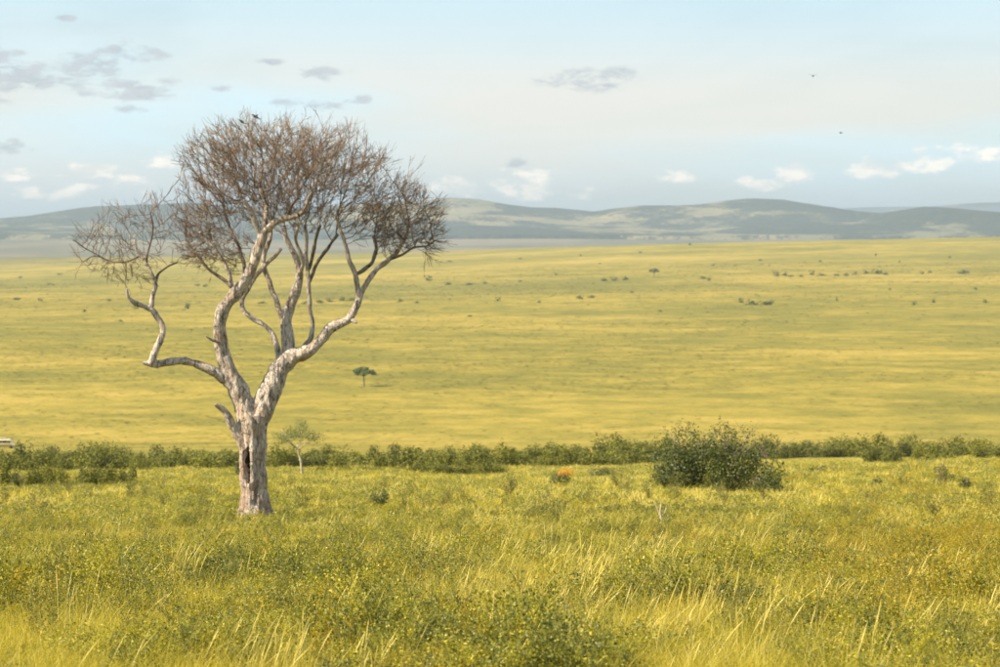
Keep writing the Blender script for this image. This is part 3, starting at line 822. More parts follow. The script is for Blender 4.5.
for i, (px, v, wpx, hpx) in enumerate(far_list):
    D = sees(px, v, 760, 4450); p = at(px, D); k = D / F
    o = link('bush', far_proto[i % 4], None, p - Vector((0, 0, .1 * k)))
    o.scale = (wpx * k * 1.3, wpx * k * 1.1, hpx * k * 1.15); o.rotation_euler[2] = rng.random() * 6
    if 770 < px < 890 and 272 < v < 279: tag(o, 'small dark bush in the long row far out on the right of the plain', 'bush', 'row of far bushes at the right')
    elif 735 < px < 780 and v > 300: tag(o, 'dark bush in the tight group on the plain above the big shrub', 'bush', 'bush group above the big shrub')
    elif 300 <= px < 360 and v > 299: tag(o, 'dark bush in the low line seen through the bare branches', 'bush', 'line of bushes behind the branches')
    elif px < 260: tag(o, 'tiny dark bush on the plain left of the bare tree', 'bush', 'scattered bushes of the left plain')
    elif (px, v) == (965, 274): tag(o, 'largest lone dark bush far out near the right edge', 'bush')
    elif (px, v) == (690, 245): tag(o, 'dark bush standing on the far brow of the plain', 'bush')
    elif (px, v) == (428, 281): tag(o, 'lone bush on the plain below the right tip of the crown', 'bush')
    else: tag(o, 'tiny dark bush scattered on the middle and right plain', 'bush', 'scattered bushes of the right plain')

# umbrella trees
def umbrella(name, loc, H, W, seed, n, leaf, mat, barkmat, r0, lean=0.0, crown_t=.32):
    rg = np.random.default_rng(seed)
    root = empty(name, loc)
    q = MB(); top = Vector((lean * H, 0, H * (1 - crown_t)))
    q.tube([Vector((0, 0, -.3)), Vector((lean * H * .35, 0, H * .3)), top * .8 + Vector((0, 0, 0)), top], [r0 * 1.25, r0, r0 * .8, r0 * .65], 8)
    link('trunk', q.mesh('trunk', barkmat, True), root)
    for k in range(6):
        a = k * math.pi / 3 + rg.random() * .6; q = MB()
        e = top + Vector((math.cos(a) * W * .36, math.sin(a) * W * .36, H * crown_t * (.35 + .3 * rg.random())))
        s0 = top * .86; m_ = s0.lerp(e, .5) + Vector((0, 0, -H * .02))
        q.tube([s0, m_, e], [r0 * .55, r0 * .35, r0 * .15], 5)
        link('limb', q.mesh('limb', barkmat, True), root)
    C = []; T = []; N_ = []
    for k in range(16):
        a = k * 2.4 + rg.random() * .5; r = ((k + .5) / 16) ** .5
        c0 = np.array([math.cos(a) * r * W * .40, math.sin(a) * r * W * .40, H * crown_t * (.62 - .34 * r * r + .10 * rg.normal())])
        m_ = n // 16; v = rg.normal(size=(m_, 3)); v /= np.linalg.norm(v, axis=1, keepdims=True)
        C.append(c0 + v * (rg.random((m_, 1)) ** .4) * np.array([W * .14, W * .14, H * crown_t * .26]))
        N_.append(v + np.array([0, 0, .6]) + rg.normal(size=v.shape) * .5); T.append(np.clip(.5 + .2 * rg.normal(size=m_) + (rg.random() - .5) * .4, 0, 1))
    C = np.concatenate(C) + np.array(top); N_ = np.concatenate(N_); N_ /= np.linalg.norm(N_, axis=1, keepdims=True)
    V, Fq = leaf_quads(C, N_, leaf, leaf * .7, rg)
    link('crown', np_mesh('crown', V, Fq, 4, mat, False, {'tone': ('FACE', np.concatenate(T))}), root)
    return root
D = sees(364, 386.5, 700, 1500); p = at(364, D); k = D / F
tag(umbrella('acacia_tree', p, 19.5 * k, 27 * k, 5, 2400, .5, M_far, M_branch, .24, -.02, .40), 'small dark flat topped acacia alone on the plain', 'tree')
D = 172; p = at(302.5, D); k = D / F
M_pale = leaf_material('pale_acacia_leaf', [(0, (.11, .14, .045)), (1, (.24, .26, .10))], .6, .4)
tag(umbrella('acacia_tree', p, 58 * k, 58 * k, 9, 2200, .085, M_pale, M_palebark, .075, -.10, .42), 'young pale trunked acacia just right of the bare tree', 'tree')
D = sees(654, 277, 1200, 4400); p = at(654, D); k = D / F
tag(umbrella('acacia_tree', p, 10 * k, 12 * k, 12, 300, 1.3 * k, M_far, M_branch, .3, 0, .6), 'tiny distant tree standing alone on the plain right of centre', 'tree')

# ------------------------------------------------------------------ tour van at the left edge, half behind the bushes
M_van = flat_material('cream_paint', (.52, .43, .23), .35, 0, 3, .06)
M_glass = flat_material('dark_glass', (.03, .035, .04), .1, 0, 3, .1)
M_tyre = flat_material('tyre_rubber', (.03, .03, .03), .9)
def loft(sections, mat, name, parent):
    q = MB(); n = len(sections[0]); V = [v for s_ in sections for v in s_]; Fq = []
    for i in range(len(sections) - 1):
        for k in range(n):
            Fq.append((i * n + k, i * n + (k + 1) % n, (i + 1) * n + (k + 1) % n, (i + 1) * n + k))
    q.quads(V, Fq, .5)
    for s0 in (0, len(sections) - 1):
        b0 = s0 * n
        q.quads([V[b0 + k] for k in range(n)], [(0, 1, 2, 3)] + [(0, k, k + 1, k + 2) for k in range(3, n - 2, 2)] if n > 4 else [(0, 1, 2, 3)], .5)
    return link(name, q.mesh(name, mat), parent)
def box(x0, x1, y0, y1, z0, z1, name, mat, parent):
    s_ = lambda x: [(x, y0, z0), (x, y1, z0), (x, y1, z1), (x, y0, z1)]
    return loft([s_(x0), s_(x1)], mat, name, parent)
D = 640; p = at(3, D)
van = empty('safari_van', p); tag(van, 'cream safari van half hidden behind the bushes at the left edge', 'van')
def vsec(x, zb, zt, tw_=.78):
    return [(x, -.95, zb), (x, .95, zb), (x, .97, zb + (zt - zb) * .5), (x, tw_, zt - .08), (x, tw_ - .12, zt), (x, -tw_ + .12, zt), (x, -tw_, zt - .08), (x, -.97, zb + (zt - zb) * .5)]
loft([vsec(-2.55, .55, 2.0), vsec(-2.4, .4, 2.2), vsec(1.2, .4, 2.22), vsec(1.65, .4, 2.05), vsec(2.2, .42, 1.35), vsec(2.6, .5, 1.1)], M_van, 'body', van)
for x0, x1 in ((-2.25, -1.3), (-1.2, -.3), (-.2, .7)):
    box(x0, x1, -.99, -.90, 1.38, 1.92, 'window', M_glass, van)
box(.8, 1.55, -.99, -.9, 1.38, 1.85, 'window', M_glass, van)
box(-1.9, .4, -.6, .6, 2.45, 2.52, 'pop_up_roof', M_van, van)
for x in (-1.8, -.7, .3):
    for y in (-.5, .5):
        q = MB(); q.tube([(x, y, 2.18), (x, y, 2.46)], [.03, .03], 6); link('roof_post', q.mesh('roof_post', M_van), van)
for x in (-1.6, 1.7):
    for y in (-.86, .86):
        q = MB(); rr = [.01, .30, .37, .37, .30, .01]; ys = [-.12, -.12, -.08, .08, .12, .12]
        q.tube([(x, y + a, .37) for a in [-.13, -.12, -.08, .08, .12, .13]], rr, 16, cap=False); link('wheel', q.mesh('wheel', M_tyre, True), van)
q = MB(); link('bumper', q.mesh('bumper', M_tyre), van) if False else box(2.55, 2.68, -.9, .9, .45, .62, 'bumper', M_tyre, van)

# ------------------------------------------------------------------ birds
M_bird = flat_material('dark_plumage', (.035, .04, .055), .45)
M_beak = flat_material('beak_horn', (.06, .05, .04), .4)
def bird(loc, s_, rz, spread, label, up=.45):
    root = empty('bird', loc, rz)
    prof = [(-.50, .015), (-.42, .035), (-.28, .035), (-.20, .05), (-.10, .10), (.02, .13), (.14, .12), (.22, .085), (.28, .075), (.34, .075), (.39, .05), (.42, .012)]
    q = MB()
    pts = [Vector((a * s_, 0, (up * a + (.05 if a > .2 else 0)) * s_)) for a, _ in prof]
    q.tube(pts, [r * s_ for _, r in prof], 10); link('body', q.mesh('body', M_bird, True), root)
    q = MB(); q.tube([pts[-2], pts[-1] + Vector((.10 * s_, 0, -.01 * s_))], [.022 * s_, .003 * s_], 5); link('beak', q.mesh('beak', M_beak), root)
    for sg in (-1, 1):
        q = MB(); ribs = []
        n = 7
        for i in range(n):
            t0 = i / (n - 1)
            if spread: c0 = Vector((.12 - .10 * t0 ** 2, sg * (.08 + .62 * t0), .06 + .28 * t0 - .12 * t0 * t0)); ch = .26 * (1 - t0 * .75)
            else: c0 = Vector((.14 - .45 * t0, sg * (.11 - .06 * t0), .10 - .25 * t0)); ch = .0
            if spread:
                ribs.append([c0 * s_, (c0 + Vector((-ch * .5, 0, .02))) * s_, (c0 + Vector((-ch, 0, -.01))) * s_, (c0 + Vector((-ch * .5, 0, -.008))) * s_])
            else:
                hh = .09 * (1 - t0) + .015
                ribs.append([(c0 + Vector((0, sg * .02, hh))) * s_, (c0 + Vector((0, sg * .035, 0))) * s_, (c0 + Vector((0, 0, -hh))) * s_, (c0 + Vector((0, -sg * .02, 0))) * s_])
        V = [tuple(v) for r_ in ribs for v in r_]; Fq = []
        for i in range(n - 1):
            for k in range(4): Fq.append((i * 4 + k, i * 4 + (k + 1) % 4, (i + 1) * 4 + (k + 1) % 4, (i + 1) * 4 + k))
        q.quads(V, Fq, .5); link('wing', q.mesh('wing', M_bird, True), root)
        if not (spread and up < .1):
            q = MB(); q.tube([(0.02 * s_, sg * .04 * s_, -.08 * s_), (.02 * s_, sg * .04 * s_, -.24 * s_)], [.01 * s_, .008 * s_], 4); link('leg', q.mesh('leg', M_beak), root)
    tag(root, label, 'bird'); return root
bird(P(256, 117, TD + .2), .26, R(200), True, 'dark bird with raised wings on the highest twig of the bare tree')
bird(P(242.5, 122, TD - .3), .26, R(160), False, 'dark bird perched lower left on top of the crown')
for (x, y) in ((256, 119), (242.5, 127)):     # the twigs they sit on
    pass
bird(P(813, 76, 150), .34, R(70), True, 'small dark bird flying high in the sky at the right', 0)
bird(P(841, 133, 330), .55, R(150), True, 'faint distant bird gliding lower right in the sky', 0)

# ------------------------------------------------------------------ foreground plants
def tuft(seed, nb, h, rad_, lean, wid, mat, spread=.28, segs=3):
    rg = np.random.default_rng(seed); V = []; Fq = []; T = []
    for k in range(nb):
        a = rg.random() * 6.28; r = rad_ * rg.random() ** .5
        b0 = np.array([math.cos(a) * r, math.sin(a) * r, -.03])
        hh = h * (.5 + .6 * rg.random()); dr = np.array([lean + rg.normal() * spread, rg.normal() * spread, 0])
        wd = rg.normal(size=3) * np.array([1, 1, 0]); wd /= np.linalg.norm(wd); ww = wid * (.7 + .6 * rg.random())
        n0 = len(V)
        for i in range(segs + 1):
            u = i / segs
            c0 = b0 + np.array([0, 0, hh * u * (1 - .12 * u)]) + dr * hh * (u ** 1.7)
            w2 = ww * (1 - u * .85) / 2
            V += [c0 - wd * w2, c0 + wd * w2]
        tt = rg.random()
        for i in range(segs):
            Fq.append((n0 + 2 * i, n0 + 2 * i + 1, n0 + 2 * i + 3, n0 + 2 * i + 2)); T.append(tt)
    return np_mesh('tuft', V, Fq, 4, mat, False, {'tone': ('FACE', T)})
def seed_stalks(seed, nb, h, rad_, lean, mat):
    rg = np.random.default_rng(seed); V = []; Fq = []; T = []
    def strip(pts, ws, wd, tt):
        n0 = len(V)
        for c0, w2 in zip(pts, ws): V.extend([c0 - wd * w2, c0 + wd * w2])
        for i in range(len(pts) - 1): Fq.append((n0 + 2 * i, n0 + 2 * i + 1, n0 + 2 * i + 3, n0 + 2 * i + 2)); T.append(tt)
    for k in range(nb):
        a = rg.random() * 6.28; r = rad_ * rg.random() ** .5
        b0 = np.array([math.cos(a) * r, math.sin(a) * r, -.03]); hh = h * (.7 + .4 * rg.random())
        dr = np.array([lean + rg.normal() * .14, rg.normal() * .16, 0]); wd = np.array([1, rg.normal() * .5, 0]); wd /= np.linalg.norm(wd)
        pts = [b0 + np.array([0, 0, hh * u * (1 - .08 * u)]) + dr * hh * u ** 1.8 for u in (0, .4, .7, .85, .93, 1)]
        strip(pts, [.0011, .0009, .0009, .0024, .0019, .0006], wd, .4 + .6 * rg.random())
    return np_mesh('stalks', V, Fq, 4, mat, False, {'tone': ('FACE', T)})
def herb(seed, h, ns, nl, leaf, mat, spread=.45, lv=None, stemw=.004):
    """branching leafy weed as quads: stems (thin crossed strips) and oval leaves"""
    rg = np.random.default_rng(seed); q = MB(); C = []; T = []
    tips = []
    for k in range(ns):
        a = rg.random() * 6.28; d = Vector((math.cos(a) * spread * rg.random(), math.sin(a) * spread * rg.random(), 1)).normalized()
        b0 = Vector((rg.normal() * .03, rg.normal() * .03, -.03)); hh = h * (.6 + .45 * rg.random())
        pts = [b0 + d * hh * u + Vector((rg.normal(), rg.normal(), 0)) * .015 * (u > 0) for u in (0, .33, .66, 1)]
        q.tube(pts, [stemw, stemw * .8, stemw * .6, stemw * .35], 3, .3, cap=False)
        for j in range(max(1, int(nl / ns / 9))):
            u = .25 + .65 * rg.random(); s0 = b0 + d * hh * u
            a2 = rg.random() * 6.28; d2 = (d * .8 + Vector((math.cos(a2), math.sin(a2), .1)) * .75).normalized(); l2 = hh * (.18 + .22 * rg.random()) * (1.2 - u * .5)
            q.tube([s0, s0 + d2 * l2 * .5 + Vector((0, 0, .01)), s0 + d2 * l2], [stemw * .6, stemw * .5, stemw * .3], 3, .3, cap=False)
            for m_ in range(8):
                C.append(np.array(s0 + d2 * l2 * (.2 + .85 * rg.random())) + rg.normal(size=3) * leaf * .55)
            tips.append(s0 + d2 * l2)
        for m_ in range(int(nl / ns / 4)):
            C.append(np.array(b0 + d * hh * (.2 + .85 * rg.random())) + rg.normal(size=3) * leaf * .6)
    C = np.array(C); n = len(C)
    N_ = rg.normal(size=(n, 3)) * .8 + np.array([-.15, -.2, .75]); N_ /= np.linalg.norm(N_, axis=1, keepdims=True)
    V, Fq = leaf_quads(C, N_, leaf * (.7 + .6 * rg.random(n)), leaf * .62, rg, leaf * .08)
    return q, V, Fq, np.clip(.35 + .28 * rg.normal(size=n) + .25 * (C[:, 2] / h - .5), 0, 1), tips
def herb_mesh(name, seed, h, ns, nl, leaf, mat, **kw):
    q, V, Fq, T, tips = herb(seed, h, ns, nl, leaf, mat, **kw)
    q.quads(V, Fq, T); return q.mesh(name, mat)

protos = bpy.data.collections.new('plant_sources')
def proto_col(name, meshes):
    c = bpy.data.collections.new(name)
    for i, me in enumerate(meshes):
        o = bpy.data.objects.new('%s_%02d' % (name, i), me); c.objects.link(o)
    return c
C_near = proto_col('near_grass', [tuft(i, 50, .26 + .03 * i, .16, .07, .0040, M_grass, .38) for i in range(5)] +
                   [tuft(10 + i, 40, .34 + .04 * i, .14, .13, .0034, M_straw, .28) for i in range(3)] + [seed_stalks(20 + i, 9, .52, .14, .16, M_straw) for i in range(2)])
C_herb = proto_col('near_herb', [herb_mesh('herb', 30 + i, .32 + .04 * i, 7, 260, .018, M_herb, stemw=.0028) for i in range(3)] +
                   [herb_mesh('herb', 36 + i, .40 + .05 * i, 7, 300, .018, M_weed, stemw=.0028) for i in range(2)] +
                   [herb_mesh('herb', 40 + i, .42, 6, 230, .017, M_orange, spread=.5, stemw=.0028) for i in range(2)])
C_far = proto_col('mid_grass', [tuft(50 + i, 40, .30, .42, .1, .018, M_midgrass, .4, 2) for i in range(4)] +
                  [tuft(60, 34, .36, .38, .12, .016, M_grass, .34, 2), tuft(61, 34, .36, .38, .12, .016, M_straw, .34, 2)])
def herb_far(seed, mat):
    rg = np.random.default_rng(seed); V, Fq, T = bush_leaves(rg, .9, .9, .46, 220, .048, 7); return np_mesh('herb', V, Fq, 4, mat, False, {'tone': ('FACE', T)})
C_hfar = proto_col('mid_herb', [herb_far(70 + i, M_herb if i < 1 else M_weed) for i in range(4)] + [herb_far(80, M_orange)])
def clump(seed, mat):
    rg = np.random.default_rng(seed); n = 22; a = rg.random(n) * 6.28; r = rg.random(n) ** .6 * .5
    C = np.stack([np.cos(a) * r, np.sin(a) * r, .75 * (1 - r * 1.6) * rg.random(n) + .05], 1)
    N_ = rg.normal(size=(n, 3)) * .35 + np.array([0, -.1, 1.0]); N_ /= np.linalg.norm(N_, axis=1, keepdims=True)
    V, Fq = leaf_quads(C, N_, .5, .4, rg); return np_mesh('clump', V, Fq, 4, mat, False, {'tone': ('FACE', rg.random(n))})
C_plain = proto_col('plain_grass', [clump(90 + i, M_ground) for i in range(4)])

def scatter_nodes(col):
    ng = bpy.data.node_groups.new('scatter_' + col.name, 'GeometryNodeTree')
    ng.interface.new_socket('Geometry', in_out='INPUT', socket_type='NodeSocketGeometry')
    ng.interface.new_socket('Geometry', in_out='OUTPUT', socket_type='NodeSocketGeometry')
    n = ng.nodes; l = ng.links
    gi = n.new('NodeGroupInput'); go = n.new('NodeGroupOutput')
    ci = n.new('GeometryNodeCollectionInfo'); ci.inputs['Collection'].default_value = col
    ci.inputs['Separate Children'].default_value = True; ci.inputs['Reset Children'].default_value = True
    ip = n.new('GeometryNodeInstanceOnPoints'); ip.inputs['Pick Instance'].default_value = True
    def na_(nm, typ):
        a = n.new('GeometryNodeInputNamedAttribute'); a.data_type = typ; a.inputs['Name'].default_value = nm; return a.outputs['Attribute']
    l.new(gi.outputs[0], ip.inputs['Points']); l.new(ci.outputs[0], ip.inputs['Instance'])
    l.new(na_('pick', 'INT'), ip.inputs['Instance Index'])
    l.new(na_('rot', 'FLOAT_VECTOR'), ip.inputs['Rotation']); l.new(na_('scl', 'FLOAT_VECTOR'), ip.inputs['Scale'])
    l.new(ip.outputs[0], go.inputs[0])
    return ng
def scatter(name, col, x, y, pick, rotz, sc, label, cat, tilt=.12, hs=None):
    n = len(x); z = G(x, y)
    me = bpy.data.meshes.new(name); me.vertices.add(n)
    me.vertices.foreach_set('co', np.stack([x, y, z], -1).astype(np.float32).ravel())
    a = me.attributes.new('pick', 'INT', 'POINT'); a.data.foreach_set('value', pick.astype(np.int32))
    a = me.attributes.new('rot', 'FLOAT_VECTOR', 'POINT'); rt = np.stack([rng.normal(size=n) * tilt, rng.normal(size=n) * tilt, rotz], -1); a.data.foreach_set('vector', rt.astype(np.float32).ravel())
    hs = sc if hs is None else hs
    a = me.attributes.new('scl', 'FLOAT_VECTOR', 'POINT'); a.data.foreach_set('vector', np.stack([sc, sc, hs], -1).astype(np.float32).ravel())
    o = link(name, me); tag(o, label, cat, kind='stuff')
    md = o.modifiers.new('scatter', 'NODES'); md.node_group = scatter_nodes(col)
    return o
def sample(N, D0, D1_, power, half=.235, extra=1.2):
    """N points in the view wedge (wider than the frame), density per m2 ~ D**-power"""
    d = np.linspace(D0, D1_, 4000); pdf = d ** (1 - power); cdf = np.cumsum(pdf); cdf /= cdf[-1]
    y = np.interp(rng.random(N), cdf, d); x = (rng.random(N) * 2 - 1) * (half * y + extra)
    return x, y
def pix(x, y):
    z = G(x, y); return 500 + F * x / y, 333.5 + F * np.tan(np.arctan2(-z, y) - PITCH)
def strawness(x, y):
    """0 = leafy green, 1 = straw grass; patches as they lie on the slope"""
    u, v = pix(x, y)
    s_ = .46 + .75 * fbm(x / 2.6 + 40, y / 5.0 + 3, 4) + 1.5 * fbm(x / .6, y / 1.1, 3)
    s_ = s_ + .30 * np.exp(-((u - 560) / 130) ** 2 - ((v - 610) / 60) ** 2) + .22 * np.exp(-((u - 740) / 90) ** 2 - ((v - 570) / 60) ** 2)
    s_ = s_ - .45 * np.exp(-((u - 90) / 190) ** 2 - ((v - 655) / 60) ** 2) - .30 * np.exp(-((u - 350) / 70) ** 2 - ((v - 640) / 50) ** 2) - .4 * np.exp(-((u - 830) / 170) ** 2 - ((v - 665) / 45) ** 2)
    return s_
def amber(x, y):
    u, v = pix(x, y)
    return np.exp(-((u - 945) / 105) ** 2 - ((v - 560) / 90) ** 2) * .72 + .03 + .7 * np.clip(fbm(x / 1.5 + 11, y / 3, 3), 0, 1)

# near grass
x, y = sample(33000, 12.5, 75, 1.35, .22, 2.4)
s_ = strawness(x, y); keep = rng.random(len(x)) < np.clip(.50 + .5 * s_, .25, 1)
x, y, s_ = x[keep], y[keep], s_[keep]; n = len(x)
r_ = rng.random(n)
pick = np.where(r_ < np.clip(s_ * .85 - .22, .01, .75), rng.integers(5, 8, n), rng.integers(0, 5, n))
pick = np.where(rng.random(n) < np.clip(.24 * s_ - .05, 0.005, .22), rng.integers(8, 10, n), pick)
scatter('grass', C_near, x, y, pick, rng.normal(size=n) * .55, (.75 + .5 * rng.random(n)) * (1 + .006 * y), 'tall green and straw yellow grass covering the near slope', 'grass', hs=(.62 + .5 * rng.random(n)))
# near herbs
x, y = sample(30000, 12.5, 75, 1.35, .22, 2.4)
s_ = strawness(x, y); keep = rng.random(len(x)) < np.clip(1.40 - 1.1 * s_, .15, 1)
x, y = x[keep], y[keep]; n = len(x)
pick = np.where(rng.random(n) < amber(x, y), rng.integers(5, 7, n), rng.integers(0, 5, n))
scatter('ground_cover', C_herb, x, y, pick, rng.random(n) * 6.28, (.65 + .6 * rng.random(n)) * (1 + .006 * y), 'leafy grey green weeds growing among the grass', 'weeds', hs=np.clip(.72 + 2.0 * fbm(x / 1.1, y / 1.9, 3), .35, 1.25) * (.8 + .4 * rng.random(n)))
# farther slope
x, y = sample(20000, 62, 330, 1.75, .22, 4)
s_ = strawness(x / 2.2, y / 2.2); n = len(x)
pick = np.where(rng.random(n) < np.clip(s_ * .7, .05, .7), rng.integers(4, 6, n), rng.integers(0, 4, n))
scatter('grass', C_far, x, y, pick, rng.normal(size=n) * .6, (.8 + .5 * rng.random(n)) * (1 + .004 * y), 'green and yellow grass farther down the slope round the bare tree', 'grass', hs=(.6 + .4 * rng.random(n)) * (1 + .0008 * y))
x, y = sample(19000, 58, 270, 1.65, .22, 4)
s_ = strawness(x / 2.2, y / 2.2); keep = rng.random(len(x)) < np.clip(1.0 - .9 * s_, .1, 1)
x, y = x[keep], y[keep]; n = len(x)
pick = np.where(rng.random(n) < .5 * amber(x, y), 4, rng.integers(0, 4, n))
scatter('ground_cover', C_hfar, x, y, pick, rng.random(n) * 6.28, (.6 + .7 * rng.random(n)) * (1 + .002 * y), 'low leafy weeds farther down the slope', 'weeds', hs=.5 + .6 * rng.random(n))

# tussocks of the plain, out to where they are too small to see
x, y = sample(70000, 640, 3300, 1.7, .20, 20)
n = len(x); pv_ = fbm(x / 60, y / 60, 3) + fbm(x / 300 + 5, y / 300, 2)
keep = rng.random(n) < np.clip(.55 + 1.6 * pv_, .1, 1); x, y = x[keep], y[keep]; n = len(x)
sc = (.7 + 1.3 * rng.random(n)) * (y / 1000) ** .6
scatter('plain_grass', C_plain, x, y, rng.integers(0, 4, n), rng.random(n) * 6.28, sc, 'tussocky grass spread over the wide plain', 'grass', tilt=.03, hs=.08 * sc)

# individual leafy weeds that stand out, each with stems and leaves
def weed_proto(seed, h, ns, nl, leaf, mat, spread):
    q, V, Fq, T, tips = herb(seed, h, ns, nl, leaf, mat, spread=spread, stemw=.0035)
    return q.mesh('stems', M_stem), np_mesh('leaves', V, Fq, 4, mat, False, {'tone': ('FACE', T)})
weeds = [weed_proto(300 + i, .62, 6 + i % 3, 560, .022, M_weed, .62) for i in range(4)] + [weed_proto(310, .66, 6, 460, .021, M_orange, .6)]
weed_root = []
named = [(270, 521, 2, 'small green weed at the right foot of the bare tree'), (243, 523, 0, 'small weed at the left foot of the bare tree'), (577, 650, 0, 'tall leafy weed rising from the straw grass at bottom centre'), (722, 655, 1, 'dark leafy weed at the bottom right of centre'), (690, 560, 4, 'amber stemmed weed in the grass right of centre'),
         (356, 575, 2, 'dark green leafy weed in the middle foreground left of centre'), (226, 590, 3, 'dark leafy weed below the bare tree'), (750, 640, 3, 'leafy weed among straw grass near the bottom right'),
         (40, 640, 1, 'leafy weed in the bottom left corner'), (130, 610, 2, 'bushy weed at the lower left'), (500, 560, 0, 'slender weed in the middle of the slope'), (545, 505, 1, 'tall thin sapling weed standing above the grass at centre'),
         (612, 520, 2, 'grey green weed right of the centre sapling'), (853, 560, 4, 'orange tinted weed at the right'), (905, 620, 4, 'amber weed with dark leaves at the lower right'), (940, 545, 4, 'orange tinged weed near the right edge'),
         (985, 580, 3, 'leafy weed close to the right edge'), (428, 600, 3, 'small dark leafy weed left of the straw patch'), (640, 640, 1, 'dark weed cluster at the bottom between straw tufts'), (300, 640, 0, 'weed at the bottom left of centre'),
         (800, 600, 2, 'green weed in the lower right slope'), (385, 655, 1, 'leafy weed at the bottom edge left of centre'), (870, 655, 0, 'dense weed at the bottom edge toward the right'), (180, 655, 3, 'low leafy weed at the bottom edge on the left')]
def place_weed(px, v, k, label, group=None, sc=1.0):
    D = sees(px, v, 12, 110); p = at(px, D)
    if weed_root and weed_root[k] is not None: r0 = copy_tree(weed_root[k]); r0.location = p
    else:
        r0 = empty('leafy_weed', p); link('stems', weeds[k][0], r0); link('leaves', weeds[k][1], r0); weed_root[k] = r0
    r0.rotation_euler[2] = rng.random() * 6.28; r0.scale = (sc, sc, sc)
    for kk in ('group',):
        if kk in r0: del r0[kk]
    tag(r0, label, 'weed', group); return r0
weed_root = [None] * 5
for (px, v, k, lab) in named: place_weed(px, v, k, lab, None, (.8 + .35 * rng.random()) * (.72 if v > 625 else 1))
for i in range(60):
    px = rng.random() * 1060 - 30; v = 482 + 50 * rng.random(); k = 4 if (px > 780 and rng.random() < .5) else int(rng.integers(0, 4))
    side = next(n_ for lim, n_ in ((120, 'far left'), (245, 'left, beside the bare tree'), (400, 'left centre'), (560, 'centre'), (680, 'right centre'), (800, 'right, below the big shrub'), (900, 'right'), (3000, 'far right')) if px < lim)
    place_weed(px, v, k, 'taller leafy weed out on the %s of the slope' % side, 'taller weeds on the %s of the slope' % side, 1.1 + .7 * rng.random())
for i in range(70):
    px = rng.random() * 1060 - 30; v = 525 + 140 * rng.random() ** .8
    k = 4 if (px > 820 and rng.random() < .6) else int(rng.integers(0, 4))
    row_ = 'near the bottom edge' if v > 615 else ('midway down' if v > 565 else 'toward the back')
    if px < 330: lab, gr = 'leafy weed in the left foreground', 'weeds left of the foreground'
    elif px < 680: lab, gr = 'leafy weed in the central foreground', 'weeds centre of the foreground'
    elif k == 4: lab, gr = 'amber weed in the right foreground', 'amber weeds right of the foreground'
    else: lab, gr = 'green weed in the right foreground', 'green weeds right of the foreground'
    if px < 330: col_ = ' left of the tree line' if px < 150 else ' below the bare tree'
    elif px < 680: col_ = ' left of centre' if px < 500 else ' right of centre'
    else: col_ = '' if px < 850 else ' by the right edge'
    lab += ', ' + row_ + col_; gr += ', ' + row_ + col_
    place_weed(px, v, k, lab, gr, (.55 + .45 * rng.random()) * (.7 if v > 625 else 1))

# straw tussocks that stand out
tus_mesh = [tuft(400 + i, 70, .60, .16, .18, .0040, M_straw, .17, 4) for i in range(3)]
tus_st = [seed_stalks(410 + i, 16, .72, .15, .18, M_straw) for i in range(3)]
for i, (px, v, lab) in enumerate([(742, 575, 'tall pale straw tussock right of centre'), (520, 650, 'broad straw coloured tussock at bottom centre'), (470, 640, 'straw tussock left of the bottom centre one'),
                                  (600, 610, 'straw tussock in the middle of the yellow patch'), (175, 610, 'leaning yellow tussock at the lower left'), (268, 560, 'thin yellow tussock below the bare tree'), (560, 580, 'tall straw tussock near the centre'),
                                  (655, 600, 'pale tussock right of the yellow patch'), (830, 640, 'straw tussock at the lower right'), (75, 660, 'straw tussock in the bottom left corner'), (700, 640, 'yellow tussock at the bottom right of centre')]):
    D = sees(px, v, 12, 110); p = at(px, D); r0 = empty('grass_tussock', p, rng.normal() * .3)
    link('blades', tus_mesh[i % 3], r0); link('seed_stalks', tus_st[i % 3], r0); r0.scale = (.8,) * 3 if v > 630 else (.95,) * 3
    tag(r0, lab, 'grass tussock')

# bleached dead stump with forked twigs, right of centre
D = sees(662, 535, 30, 150); p = at(662, D); st = empty('dead_stump', p)
k = D / F; q = MB()
q.tube([(0, 0, -.1), (.02, 0, 12 * k), (-.03, 0, 24 * k), (.0, 0, 34 * k)], [.035, .03, .022, .008], 7)
link('stem', q.mesh('stem', M_palebark, True), st)
for e in ((-14, 12, 10), (12, 12, 24), (6, 20, 30), (-8, 26, 34)):
    q = MB(); q.tube([(0, 0, e[1] * k * .6), (e[0] * k * .5, .05, e[1] * k), (e[0] * k, .1, e[2] * k)], [.02, .014, .006], 5); link('twig', q.mesh('twig', M_palebark, True), st)
tag(st, 'bleached dead stump with forked twigs in the grass below the big shrub', 'stump')
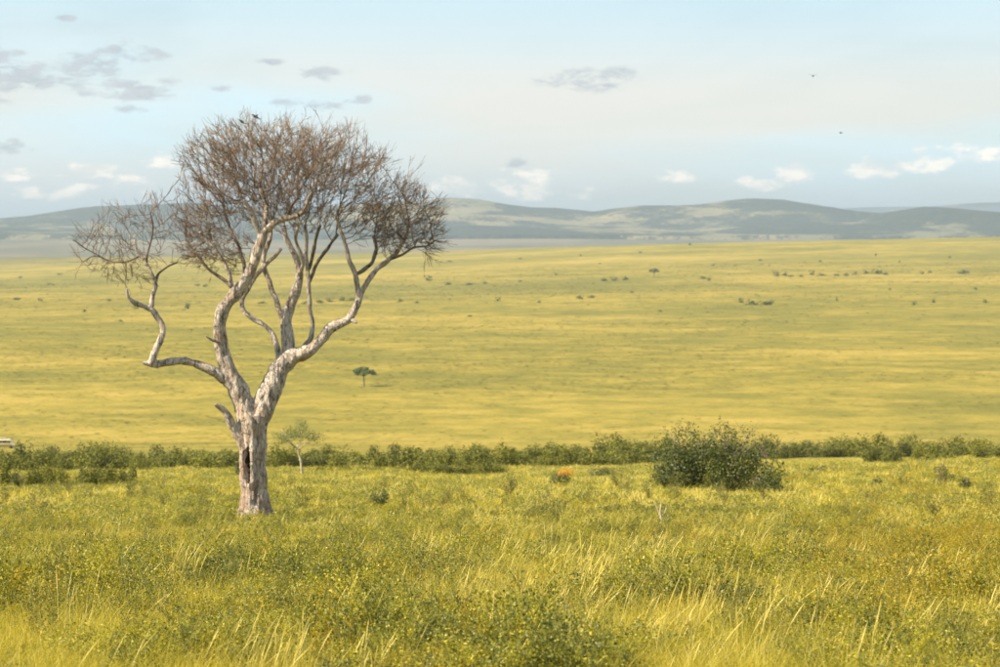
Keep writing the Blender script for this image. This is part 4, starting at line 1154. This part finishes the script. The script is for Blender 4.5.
# orange flowered patch
D = sees(566, 478, 60, 190); p = at(566, D); k = D / F
fl_ = make_bush('flowering_shrub', 77, 34 * k, 22 * k, 5 * k, 200, .07, M_herb, 6, 5, .015, p)
rg = np.random.default_rng(5); V, Fq, T = bush_leaves(rg, 30 * k, 20 * k, 12 * k, 1100, .075, 7)
link('flowers', np_mesh('flowers', V, Fq, 4, M_flower, False, {'tone': ('FACE', T)}), fl_)
tag(fl_, 'low shrub covered in bright orange flowers before the bush belt', 'flowering shrub')
D = sees(598, 476, 60, 190) + 3; p = at(600, D); k = D / F
fl2 = make_bush('flowering_shrub', 78, 22 * k, 16 * k, 9 * k, 300, .07, M_herb, 5, 5, .015, p)
rg = np.random.default_rng(6); V, Fq, T = bush_leaves(rg, 18 * k, 12 * k, 9 * k * 1.3, 120, .06, 5)
link('flowers', np_mesh('flowers', V, Fq, 4, M_flower, False, {'tone': ('FACE', T)}), fl2)
tag(fl2, 'smaller shrub with a few orange flowers right of the bright one', 'flowering shrub')

# ------------------------------------------------------------------ haze
hz_m = bpy.data.materials.new('haze_air'); hz_m.use_nodes = True
h = NT(hz_m.node_tree); h.n.clear()
pv = h.add('ShaderNodeVolumePrincipled')
pv.inputs['Density Attribute'].default_value = ''; pv.inputs['Temperature Attribute'].default_value = ''; pv.inputs['Color Attribute'].default_value = ''
pv.inputs['Color'].default_value = (.44, .535, .65, 1); pv.inputs['Density'].default_value = 6.0e-5; pv.inputs['Anisotropy'].default_value = .1
ho = h.add('ShaderNodeOutputMaterial', ins={1: pv.outputs[0]})
zb = min(float(gz.min()), -260) - 1; W_ = 56000; zt = 190.0
q = MB(); s4 = [(-W_, -W_), (W_, -W_), (W_, W_), (-W_, W_)]
V = [(a, b, zb) for a, b in s4] + [(a, b, zt) for a, b in s4]
q.quads(V, [(3, 2, 1, 0), (4, 5, 6, 7), (0, 1, 5, 4), (1, 2, 6, 5), (2, 3, 7, 6), (3, 0, 4, 7)], .5)
hz = link('haze', q.mesh('haze', hz_m)); tag(hz, 'pale haze in the air over the plain', 'haze', kind='stuff')
